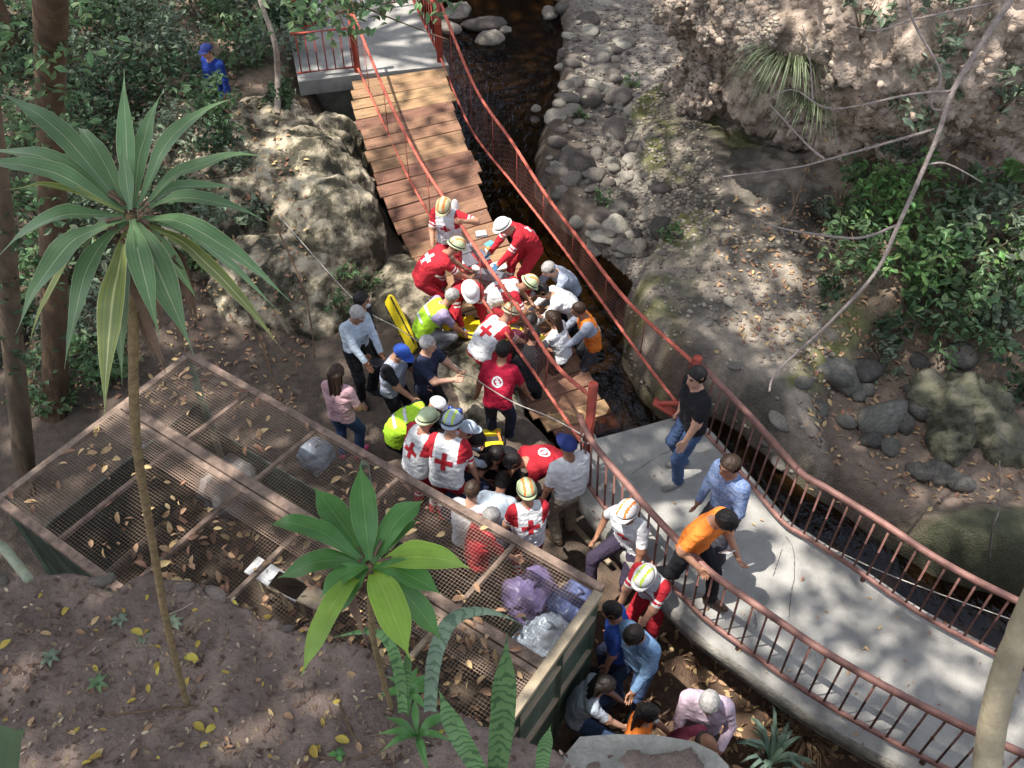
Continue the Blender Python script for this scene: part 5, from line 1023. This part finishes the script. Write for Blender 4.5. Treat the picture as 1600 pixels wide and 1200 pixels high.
    for i, x in enumerate((-1, 1)):
        el, wr_ = ends[i]; z = wr_-el; z /= np.linalg.norm(z); th = Rt@A3(-x*.6, .7, .35); th = th-z*(th@z); th /= np.linalg.norm(th); pal = np.cross(z, th)*(1 if x > 0 else -1)   # thumb towards the midline, palm inward
        hv, hf = HANDS[1 if grip else 0]; hv = hv*A3(1, 1, 1); Rr = np.stack((th, pal, z), 1); hv2 = hv@Rr.T+wr_; hf2 = hf if np.linalg.det(Rr) > 0 else hf[:, ::-1]
        Vs.append(hv2); Fs.append(hf2+o_); Ms.append(np.full(len(hf), 10)); o_ += len(hv2)
    V = np.concatenate(Vs); F = np.concatenate(Fs); mi = np.concatenate(Ms)
    rz = math.radians(hd); R0 = Rz(rz); hw = R0@hc*s; p = at(headpx[0], headpx[1], (z0 if z0 is not None else 0)+hw[2])-hw; z = z0
    if z0 is None:
        for _ in range(4): z = ground(p[0], p[1]); p = at(headpx[0], headpx[1], z+hw[2])-hw
    o = empty('person', (p[0], p[1], z), rz, label=label, cat='person', group=group); o.scale = (s, s, s)
    body = link('body', mk_mesh('body', V, F, mats, mi), o); nb = int((np.concatenate(Ms[:1])).shape[0])
    bvh = BVHTree.FromPolygons([Vector(v) for v in Vs[0]], Fs[0].tolist()) if (cross or emblem or vest is not None) else None
    if hair and hat is None or hair == 'long':
        hv, hf = HAIR[hair]; link('hair', mk_mesh('hair', hv@Rh.T+hc, hf, HAIRM[hairc]), o)
    if hat: helmet(hat[0], o, Rh@Rx(.08), hc+Rh@A3(0, -.004, .012), hat[1], hat[2] if len(hat) > 2 else None)
    if mask: MB().ball(hc+Rh@A3(0, .062, -.045), 1, 12, 7, sc=(.058, .052, .045), R=Rh).build('face_mask', MASKM, o, True)
    if cross:
        cm, pm = (RED, None) if vest is WHITE or shirt is WHITE else (WHITE, None); k_ = .078 if cross == 2 else .055
        for sd in (-1, 1): decal(bvh, o, 'cross_emblem', Rt, mid, [(-k_*.36, k_*.36, .07-k_*1.35, .07+k_*1.35), (-k_*1.35, -k_*.37, .07-k_*.36, .07+k_*.36), (k_*.37, k_*1.35, .07-k_*.36, .07+k_*.36)], cm, sd)
        decal(bvh, o, 'back_lettering', Rt, mid, [(-.06+i*.02, -.06+i*.02+.012, -.055, -.04) for i in range(6)], GREY if cm is RED else WHITE, -1)
    if emblem:   # round printed logo, too small to read
        m_ = WHITE if emblem == 1 else GREYB; rects = [(math.cos(a)*.062-.012, math.cos(a)*.062+.012, .10+math.sin(a)*.062-.012, .10+math.sin(a)*.062+.012) for a in np.linspace(0, 6.28, 17)[:-1]]
        rects += [(-.03, .028, .09, .122), (-.012, .034, .06, .088), (-.02, .012, .124, .14)] if emblem == 1 else [(-.07+i*.024, -.053+i*.024, .12, .135) for i in range(6)]
        decal(bvh, o, 'printed_logo', Rt, mid, rects if emblem == 1 else rects[17:] or rects[-6:], m_, -1)
    if vest is LIME or vest is ORANGE:
        for zz in (-.06, .1): decal(bvh, o, 'reflective_stripe', Rt, mid, [(-.12, .12, zz-.022, zz+.022)], REFL, -1); decal(bvh, o, 'reflective_stripe', Rt, mid, [(-.12, .12, zz-.022, zz+.022)], REFL, 1)
    PEOPLE.append(o); return o, (lambda i: Vector(np.array((p[0], p[1], z))+R0@ends[i][1]*s))
def stand(lean=4, hands=((-.24, .06, .80), (.24, .06, .80)), hz=.93, **k): return dict(hip=(0, -.03-lean*.0025, hz), lean=lean, feet=((-.11, -.02, 0), (.11, .05, 0)), hands=hands, **k)
def bend(lean=62, reach=(.5, .55), hz=.84, sp=.14, **k): return dict(hip=(0, -.24, hz), lean=lean, feet=((-.15, -.1, 0), (.15, .1, 0)), hands=((-sp, reach[0], reach[1]), (sp, reach[0]+.04, reach[1])), **k)
def crouch(lean=38, reach=(.5, .3), hz=.4, sp=.16, **k): return dict(hip=(0, -.14, hz), lean=lean, feet=((-.16, .1, 0), (.16, -.06, 0)), hands=((-sp, reach[0], reach[1]), (sp, reach[0]+.04, reach[1]+.03)), **k)
RC = dict(shirt=RED, sleeve=RED, pants=RED, vest=WHITE, bands=True, hair=None); RS = dict(shirt=RED, sleeve=RED, pants=RED, bands=True, slv='long', hair=None)
HC = ('rescue', H_CREAM, H_OR); HW = ('rescue', H_WHITE, None)
# on and around the planks
person('rescuer in cream helmet and red white vest holding up a drip bag on the planks', (693, 324), .18, 165, stand(10, ((-.30, .16, 1.42), (.16, .26, .98))), **RC, hat=HC, cross=1, hp=25, grip=1)
person('rescuer in red with white back cross bending over the open medical bag', (712, 385), .1, -75, bend(58, (.52, .62)), **{**RS, 'slv': 'short'}, hat=('rescue', H_LIME, H_OR), cross=2)
person('rescuer in red suit and plain white helmet leaning over the planks beside the stream', (786, 354), .05, 112, bend(52, (.5, .62)), **RS, hat=HW, glove=GLOVE_B, cross=1)
person('grey haired man in grey blue shirt leaning in from the water', (857, 421), -.72, 122, bend(45, (.45, .75)), shirt=GREYB, slv='long', pants=NAVY, hairc='grey', skin=2)
person('crouching rescuer with white cross vest over red and lime helmet facing the doctors', (826, 443), .0, -88, crouch(72, (.5, .32), .5), **RC, hat=('rescue', H_LIME, H_OR), cross=1)
person('rescuer in red suit and white brimmed hard hat crouching over the yellow stretcher', (735, 456), .02, 196, crouch(58, (.42, .25), .5), **RS, hat=('hard', H_WHITE, None), glove=GLOVE_B)
person('grey haired man in lime safety vest crouching beside the yellow stretcher', (706, 463), .05, -70, crouch(50, (.5, .12), .42), shirt=LAV, slv='short', pants=GREY, vest=LIME, hair='crop', hairc='grey')
person('dark haired man in white shirt bending over the injured from the water', (847, 455), -.72, 98, bend(56, (.5, .68)), shirt=WHITE, slv='long', pants=NAVY, glove=GLOVE_W)
person('man with shaved brown head in orange vest standing knee deep in the stream', (904, 484), -.82, 100, stand(22, ((-.14, .42, .98), (.18, .40, 1.0))), shirt=GREYB, slv='long', pants=DGREY, vest=ORANGE, hair='crop', hairc='dark', skin=1, glove=GLOVE_W)
person('woman with long dark hair in white top standing in the stream', (862, 497), -.82, 62, stand(18, ((-.16, .38, .92), (.2, .34, .95))), shirt=WHITE, pants=BLACK, hair='long', hairc='dark', H=1.6, build=.9, glove=GLOVE_W)
person('rescuer in cream helmet with big red back cross stooping over the stretcher', (797, 488), -.06, -52, bend(60, (.48, .5), .72), **RC, hat=HC, cross=2)
person('person in maroon top crouching low between the rescuers and the stream', (829, 503), -.35, -30, crouch(45, (.4, .3), .45), shirt=MAROON, slv='long', pants=BLACK, hair='short', hairc='black')
person('person in wet black clothes doubled over in the water', (834, 524), -.6, -20, bend(66, (.4, .5)), shirt=BLACK, slv='long', pants=BLACK, hair='short', hairc='black')
person('man in crimson tee with round white back logo walking up to the rescuers', (786, 547), -.12, -14, stand(26, ((-.32, .02, .82), (.34, .16, .86))), shirt=TEE, pants=NAVY, hairc='black', emblem=1, skin=1)
# watchers on the shaded path
person('grey haired man in white shirt and black trousers holding a dark tablet', (559, 492), 0, -135, stand(8, ((-.1, .36, 1.02), (.14, .34, 1.0))), shirt=PALEB, slv='long', hairc='grey', pants=BLACK, tuck=True, skin=1, hp=18)
person('black haired youth in black clothes with mask behind the white shirted man', (566, 470), 0, -100, stand(3), shirt=BLACK, slv='long', pants=BLACK, mask=True, H=1.68)
person('woman with long dark hair in pink top and blue jeans', (527, 583), None, -20, stand(4, ((-.2, .1, .85), (.22, .14, .95))), shirt=PINK, pants=JEANS, shoes=SHOE_P, hair='long', hairc='dark', H=1.6, build=.95)
person('man in blue cap and light grey vest over black sleeves looking down', (627, 552), 0, -118, stand(12, ((-.16, .3, 1.0), (.12, .32, .98))), shirt=DGREY, sleeve=BLACK, slv='short', pants=BLACK, vest=GREYB, hat=('cap', CAPB), mask=True, hp=22)
person('man in navy tee filming with a phone beside the blue capped man', (669, 538), 0, -112, stand(4, ((-.05, .4, 1.25), (.1, .42, 1.24))), shirt=NAVY, pants=BLACK, hair='crop', hairc='grey', skin=2, grip=1)
# rescuers round the second casualty
person('officer in lime checked vest stooping with dark grey strap', (682, 634), 0, -78, bend(64, (.42, .6)), shirt=BLACK, slv='long', pants=BLACK, vest=LIME, hat=('cap', WHITE))
person('rescuer in pale lime helmet and white cross vest beside the goggle helmet', (668, 655), 0, -48, stand(20, ((-.14, .34, .95), (.26, .12, .85))), **RC, hat=('rescue', H_LIME, None), cross=2)
person('rescuer in goggle topped helmet seen from behind with white cross vest', (706, 661), 0, -18, stand(22, ((-.2, .28, .9), (.28, .1, .84))), **RC, hat=('goggles', H_BLUE, H_LM), cross=2, H=1.78, build=1.08)
person('person in pale hood stooping among the rescuers', (730, 672), 0, -70, bend(40, (.4, .75)), shirt=PALEB, slv='long', pants=DGREY, hat=('cap', PALEB))
person('black haired person in red short sleeves crouching by the rescuers', (744, 687), 0, -110, bend(50, (.4, .55), .66), shirt=RED, pants=BLACK, hairc='black', skin=1)
person('black haired person in black crouching by the yellow head blocks', (776, 712), 0, 165, crouch(40, (.45, .25), .45), shirt=BLACK, slv='long', pants=BLACK, hairc='black')
person('person in navy with white shoulder stripe bent low beside the casualty', (757, 725), 0, -40, crouch(62, (.45, .25), .42), shirt=NAVY, slv='long', pants=JEANS, hairc='black', glove=GLOVE_W, emblem=1)
person('man in red tee with round white logo doubled over to the left', (802, 722), 0, 112, bend(74, (.45, .45), .82), shirt=RED, pants=NAVY, hairc='black', emblem=1)
person('man in blue cap white polo and khaki trousers seen from behind', (887, 697), 0, 28, stand(5, ((-.3, .04, .84), (.26, .08, .84))), shirt=WHITE, pants=KHAKI, shoes=SHOE_BR, hat=('cap', CAPN), tuck=True, H=1.76, build=1.15, emblem=2, skin=1)
person('balding man in white shirt behind the cage edge', (738, 766), None, -20, stand(14, ((-.16, .3, .95), (.18, .32, .95))), shirt=WHITE, pants=NAVY, hair='crop', hairc='dark', skin=2, H=1.66)
person('person in pale blue shirt bowed forward showing a broad back', (785, 753), 0, -15, crouch(76, (.4, .3), .55), shirt=PALEB, slv='long', pants=JEANS, hair='short', hairc='black', build=1.1)
person('grey cropped man in red tee behind the cage edge', (768, 807), None, -70, stand(16, ((-.16, .3, .95), (.18, .32, .95))), shirt=RED, pants=DGREY, hair='crop', hairc='grey', H=1.64)
person('rescuer in orange striped cream helmet with red back cross by the khaki trousers', (823, 767), None, 12, stand(10, ((-.26, .12, .86), (.22, .2, .9))), **RC, hat=('rescue', H_LIME, H_OR), cross=2, H=1.66)
# beside and under the footbridge
person('rescuer in white helmet with orange tape climbing down outside the railing', (979, 801), .25, 140, dict(hip=(0, -.08, .86), lean=14, feet=((-.12, .06, 0), (.14, .42, .28)), hands=((-.26, .2, .84), (.3, .12, .9))), shirt=WHITE, pants=DKPURP, hat=('rescue', H_WHITE, H_OR), hair=None, skin=1, cross=1)
person('rescuer in white helmet with lime tape and red uniform under the footbridge', (1007, 902), 0, 138, stand(24, ((-.14, .42, .92), (.16, .40, .9))), **RC, hat=('rescue', H_WHITE, H_LM), cross=1, H=1.66, hp=15)
person('person in blue top half hidden by the corner of the cage', (955, 955), None, 80, stand(10), shirt=BLUE, pants=NAVY, hair='short', hairc='black', H=1.6)
person('dark haired man in light blue sweater and jeans on the dirt path', (990, 994), None, 132, stand(10, ((-.2, .26, .9), (.3, .0, .82))), shirt=SKY, slv='long', pants=JEANS, shoes=SHOE_G, hairc='black', hp=22, build=1.1)
person('woman with dark hair in pale blue blouse crouching at the cage corner', (946, 1071), None, -95, crouch(25, (.35, .5), .5), shirt=PALEB, pants=JEANS, hair='long', hairc='black', H=1.58, build=.9, skin=2)
person('woman with long black hair orange top and white mask', (1014, 1116), None, -105, stand(4, ((-.18, .26, .98), (.18, .26, 1.))), shirt=ORANGE, pants=BLACK, hair='long', hairc='black', mask=True, H=1.56, build=.9, skin=2)
person('grey haired man in pinkish shirt looking down', (1108, 1099), None, 165, stand(8, ((-.2, .24, 1.0), (.18, .3, .98))), shirt=LILAC, slv='long', pants=DGREY, hairc='grey', hp=22, build=1.12)
person('balding man in maroon shirt in front of the pink shirted man', (1104, 1163), None, 232, stand(28, ((-.16, .3, .9), (.2, .3, .92))), shirt=MAROON, slv='long', pants=BLACK, hair='balding', hairc='dark', H=1.62, skin=1)
# on the footbridge
person('man in black tee and jeans standing by the red post at the bridge end', (1087, 590), DZ, 108, dict(hip=(0, -.02, .92), lean=4, feet=((-.12, .1, 0), (.12, -.08, 0)), hands=((-.22, .18, .86), (.24, .02, .78))), shirt=BLACK, pants=JEANS, shoes=SHOE_G, hairc='black', skin=2, hy=15, H=1.74)
person('man in blue checked shirt on the footbridge behind the orange polo', (1139, 729), DZ, 122, stand(10, ((-.2, .22, .95), (.2, .16, .9))), shirt=PLAID, slv='long', pants=DGREY, hairc='dark', skin=1, build=1.08)
person('man in orange polo striding along the footbridge with a paper', (1134, 815), DZ, 222, dict(hip=(0, 0, .90), lean=20, feet=((-.12, .28, 0), (.12, -.32, .02)), hands=((-.14, .42, .98), (.22, .24, .95))), shirt=ORANGE, pants=BLACK, shoes=SHOE_BR, hairc='black', hp=22, grip=1)
person('person in deep blue overalls among the shrubs far up the left bank', (323, 80), None, 150, stand(6), shirt=cloth('deep_blue', (.015, .04, .22)), slv='long', pants=cloth('deep_blue', (.015, .04, .22)), hat=('cap', CAPN), H=1.7)
# ------------------------------------------------------------------ equipment and small things
m_yel = mat('yellow_plastic', (.85, .66, .02), (.75, .56, .02), scale=5, rough=.4, spec=.5); m_wht = mat('white_plastic', (.78, .78, .78), (.7, .7, .7), rough=.4, scale=4); m_bagr = mat('red_bag_nylon', (.40, .03, .04), rough=.7, bump=.4); m_bagb = mat('black_bag_nylon', (.03, .03, .035), rough=.6, bump=.4); m_bagg = mat('grey_bag_lining', (.16, .16, .19), rough=.7, bump=.3); m_cyan = mat('cyan_packet', (.16, .48, .68), rough=.4); m_ropew = mat('pale_rope', (.52, .48, .43), (.4, .36, .32), scale=30, rough=.9, bump=.8, bscale=90)
def Rdir(x):
    x = np.asarray(x, float); x = x/np.linalg.norm(x); y = np.cross((0, 0, 1.), x); y /= np.linalg.norm(y); return np.stack((x, y, np.cross(x, y)), 1)
def backboard(label, A, B, wd, tilt=0.):
    A, B = np.array(A), np.array(B); o = empty('spine_board', (A+B)/2, label=label, cat='stretcher'); R = Rdir(B-A)@Rx(tilt); L_ = np.linalg.norm(B-A); n = 14; V = []; F = []
    for z in (-.022, .022):
        for i in range(n+1):
            t = i/n; w_ = wd/2*(.72+.28*math.sin(math.pi*min(1, max(0, t*1.15+.02)))**.5) if 0 < i < n else wd/2*.55
            V += [A3(L_*(t-.5), -w_, z), A3(L_*(t-.5), w_, z)]
    m = 2*(n+1)
    for i in range(n): F += [(m+2*i, m+2*i+2, m+2*i+3, m+2*i+1), (2*i, 2*i+1, 2*i+3, 2*i+2), (2*i, 2*i+2, m+2*i+2, m+2*i), (2*i+1, m+2*i+1, m+2*i+3, 2*i+3)]
    F += [(0, m, m+1, 1), (2*n, 2*n+1, m+2*n+1, m+2*n)]; MB().add(np.array(V)@R.T, F).build('board', m_yel, o)
    for s in (-1, 1):
        for t in (-.36, -.18, 0, .18, .36): MB().box(A3(L_*t, s*wd*.40, .0245)@R.T, (.15, .04, .006), R).build('hand_slot', m_bagb, o)
    return o
backboard('yellow spine board carried under the stooping rescuer', at(694, 502, .3), at(850, 537, .2), .46)
backboard('yellow spine board leaning on edge against the pale rock', at(606, 466, .5), at(648, 548, .1), .38, 1.42)
# medical bag
q = at(742, 412, .13); o = empty('medical_bag', q, .5, label='open red and black medical bag spread on the planks', cat='bag')
MB().box((0, 0, .05), (.46, .34, .1), None, 0, .02).build('bag_body', m_bagr, o); MB().box((0, .36, .03), (.44, .34, .05), Rx(.1), 0, .015).build('bag_lid', m_bagb, o); MB().box((-.1, 0, .115), (.2, .3, .03), None, 0, .01).build('pocket', m_bagg, o); MB().box((.13, 0, .115), (.16, .3, .03), None, 0, .01).build('pocket', m_bagg, o); MB().box((0, .36, .065), (.34, .24, .02), Rx(.1), 0, .008).build('pocket', m_bagg, o)
q = at(765, 440, .1); o = empty('medical_bag', q, -.3, label='dark grey equipment bag lying open below the red one', cat='bag'); MB().box((0, 0, .05), (.5, .36, .1), None, 0, .02).build('bag_body', m_bagb, o); MB().box((0, .02, .11), (.4, .26, .03), None, 0, .01).build('pocket', m_bagg, o); MB().tube([(-.2, -.18, .08), (-.1, -.3, .1), (.1, -.3, .1), (.2, -.18, .08)], .014, 6).build('handle', m_bagr, o, True)
def boxthing(name, label, cat, px, z, size, rz, m, lid=None):
    o = empty(name, at(*px, z), rz, label=label, cat=cat); MB().box((0, 0, size[2]/2), size, None, 0, min(size)*.18).build('case', m, o); MB().box((0, 0, size[2]+.004), (size[0]*.84, size[1]*.8, .012), None, 0, .004).build('lid', lid or m, o); return o
boxthing('instrument_tray', 'white square monitor lying beside the medical bag', 'tray', (779, 418), .12, (.24, .2, .05), .4, m_wht); boxthing('plastic_box', 'clear pale plastic box in front of the kneeling red rescuer', 'box', (752, 372), .16, (.2, .16, .1), .2, m_bagg, m_wht); boxthing('glove_packet', 'cyan glove packet beside the clear plastic box', 'packet', (765, 384), .15, (.16, .12, .05), .8, m_cyan)
boxthing('dressing_pack', 'small white dressing pack on the planks beside the bag', 'packet', (736, 385), .16, (.12, .08, .05), 1., m_wht); boxthing('dressing_pack', 'orange lidded jar among the packs on the planks', 'jar', (763, 395), .15, (.09, .09, .09), .3, m_wht, H_OR)
o = empty('oxygen_bottle', at(727, 418, .12), label='white oxygen bottle lying by the knees of the stooping red rescuer', cat='bottle'); MB().tube([(-.2, .12, .07), (-.17, .1, .07), (.14, -.08, .07), (.2, -.12, .07), (.25, -.15, .07)], [.03, .06, .06, .045, .02], 10).build('cylinder', m_wht, o, True); MB().ball((.26, -.155, .07), .03, 8, 5).build('valve', m_steel, o, True)
# drip bag in the raised hand of the first rescuer
hp_ = at(711, 322, 1.62); o = empty('drip_bag', hp_, label='clear white drip bag held up above the planks', cat='drip bag'); MB().ball((0, 0, .0), 1, 10, 7, sc=(.055, .018, .12)).build('pouch', m_wht, o, True); MB().tube([(0, 0, -.11), (.01, -.05, -.3), (-.05, -.1, -.6)], .004, 5).build('tube', m_wht, o, True)
# yellow head blocks
q = at(771, 688, .06); q[2] = ground(q[0], q[1])+.04; o = empty('head_immobiliser', q, .1, label='pair of yellow head blocks with orange strap on the dirt', cat='head blocks'); MB().box((-.02, .1, .04), (.26, .09, .11), None, 0, .02).build('block', m_yel, o); MB().box((.0, -.12, .04), (.24, .09, .11), None, 0, .02).build('block', m_yel, o); MB().box((0, 0, .01), (.3, .14, .03), None, 0, .01).build('base', m_bagb, o); MB().bar((.09, -.1, .1), (.06, .1, .1), .03, .012).build('strap', H_OR, o)
# guide rope from the boulder to the red post
A, B = np.array((-3.6, 11.9, 1.15)), NLp+(0, 0, .62); R_ = cable(A, B, [(555, 470), (620, 512), (690, 557), (790, 622), (860, 652)])
o = empty('guide_rope', A, label='pale guide rope strung from the boulder to the red post', cat='rope'); child(MB().tube(catmull(R_, 6), .0075, 6), 'rope', m_ropew, o, True, A); child(MB().tube([B+A3(math.cos(a)*.08, math.sin(a)*.08, .01*math.sin(3*a)) for a in np.linspace(0, 6.28, 14)], .012, 6, cap=False), 'knot', m_ropew, o, True, A)
# loose timbers by the footbridge
def timber(label, A, B, wd, ht, m=m_palewood):
    A, B = np.array(A), np.array(B); o = empty('timber', (A+B)/2, label=label, cat='timber'); c = np.array(o.location); child(MB().bar(A, B, wd, ht, bev=.008), 'beam', m, o, False, c)
    d = (B-A)/np.linalg.norm(B-A); child(MB().bar(B+d*.001, B+d*.004, wd*.9, ht*.9), 'sawn_end', mat('sawn_wood', (.55, .45, .32), rough=.8), o, False, c)
timber('thick pale beam lying along the outside of the railing', at(930, 790, .72), at(1000, 872, .72), .16, .12); timber('thin pale batten on the dirt below the thick beam', at(897, 822, .1), at(953, 880, .12), .06, .05); timber('short pale offcut lying across the thin batten', at(930, 858, .2), at(960, 848, .22), .12, .09)
# hand held things
def slab_in_hand(name, label, cat, P, size, R, m, m2):
    o = empty(name, P, label=label, cat=cat); MB().box((0, 0, 0), size, R, 0, min(size)*.2).build('body', m, o); MB().box(R@A3(0, 0, size[2]*.52), (size[0]*.88, size[1]*.9, .003), R).build('face', m2, o)
m_dark = mat('dark_glass', (.02, .02, .024), rough=.15); 
slab_in_hand('tablet', 'dark tablet held by the white shirted grey haired man', 'tablet', at(588, 566, 1.02), (.16, .22, .012), Rz(.8)@Rx(-.3), m_bagb, m_dark); slab_in_hand('phone', 'phone held out by the man in the navy tee', 'phone', at(699, 552, 1.33), (.075, .15, .01), Rz(-.3)@Rx(-1.0), m_bagb, m_dark); slab_in_hand('paper_sheet', 'folded white paper held by the man in the orange polo', 'paper', at(1136, 862, DZ+.98), (.1, .21, .006), Rz(.4)@Rx(-.9), m_wht, m_wht)
# things inside the cage
def heap(label, px, z, r, m, seed, cat='plastic bag', name='plastic_bag'):
    c = at(*px, z); V, F = sdf_mesh([(A3(-.3*r, 0, 0), A3(.3*r, .1*r, .1*r), .55*r, .5*r, .1), (A3(0, -.3*r, -.2*r), A3(.1*r, .3*r, .2*r), .5*r, .4*r, .1)], .022, .1); N_ = vnormals(V, F); V = V+N_*((fbm(V*7+seed, 4, seed)-.5)*.2+(.5-worley(V*3.5+seed, seed))*.05)[:, None]
    o = empty(name, c, label=label, cat=cat); link('bag', mk_mesh('bag', V, F, m), o); MB().tube([(0, 0, .45*r), (.02, 0, .62*r), (.05, .03, .75*r)], [.05, .02, .045], 8).build('knot', m, o, True); return o
mpur = mat('purple_plastic', (.17, .135, .28), rough=.35, scale=4); mblu = mat('blue_plastic', (.09, .12, .26), rough=.35, scale=4); mclr = mat('milky_plastic', (.30, .34, .40), (.22, .26, .31), rough=.25, scale=4)
heap('purple plastic sack inside the cage under the mesh', (832, 932), .75, .38, mpur, 3); heap('dark blue plastic bag inside the cage beside the purple sack', (898, 944), .85, .32, mblu, 5); heap('milky pale plastic bag inside the end of the cage', (852, 1000), .85, .36, mclr, 8); heap('grey plastic sheet bundled inside the middle of the cage', (495, 712), .3, .3, mclr, 11); heap('dim grey bag on the cage floor near the back beam', (360, 760), .2, .5, mat('dim_grey_plastic', (.2, .21, .22), rough=.5), 14); heap('small blue bag caught near the far corner of the cage', (232, 708), .6, .16, mblu, 15)
for x, y, dx, lb in ((432, 905, 0, 'bright white board lying inside the cage'), (470, 925, .1, 'pale board beside the bright white one in the cage')):
    c = at(x, y, .55); o = empty('board', c, -.55+dx, label=lb, cat='board'); MB().box((0, 0, 0), (.75, .24, .03), None, 0, .006).build('panel', m_wht if dx == 0 else m_palewood, o); MB().bar((-.3, 0, -.02), (-.3, 0, -.5), .04, .04).build('leg', m_palewood, o); MB().bar((.3, 0, -.02), (.3, 0, -.5), .04, .04).build('leg', m_palewood, o)
# thin cable beside the right railing, and a white water pipe
P = [at(x, y, .75) for x, y in ((1285, 850), (1370, 890), (1460, 925), (1600, 975), (1700, 1010))]; limb('thin_cable', [(P, .006, .006)], m_ropew, 'thin pale cable running low beside the right railing', 'cable', 'wire')
q = at_depth(1310, 60, 14.6); o = empty('drain_pipe', q, label='grey concrete pipe end sticking out of the cliff', cat='pipe'); MB().tube([(0, 1., .0), (0, 0, 0), (0, -.02, -.05), (0, -.1, -.45)], [.2, .2, .2, .17], 14).build('pipe', m_conc_side, o, True)
# concrete cap of the retaining wall at the end of the ledge
pc = [at(x, y, 4.86) for x, y in ((905, 1160), (960, 1156), (1020, 1157), (1080, 1167), (1115, 1184), (1135, 1205), (1140, 1300), (880, 1300), (860, 1215))]; n = len(pc); o = empty('retaining_wall', pc[0]-(0, 0, 3), label='rounded grey concrete wall end at the edge of the ledge', cat='wall')
mb = MB().add([(p[0], p[1], 4.93) for p in pc]+[(p[0], p[1], 2.) for p in pc], [tuple(range(n-1, -1, -1))]+[(i, (i+1) % n, n+(i+1) % n, n+i) for i in range(n)]); child(mb, 'wall_body', m_conc_side, o, False, np.array(o.location))

# dead leaves blown on to the footbridge
pts = []
for _ in range(90):
    i = random.randrange(4, 52); t = random.random()**1.6; t = t*.5 if random.random() < .5 else 1-t*.5; p = le[i]*(1-t)+re[i]*t; pts.append((p[0], p[1], DZ+.02))
strew('walkway_leaves', pts, .025, .06, m_lit, 'few dry leaves blown on to the footbridge slab', .3)
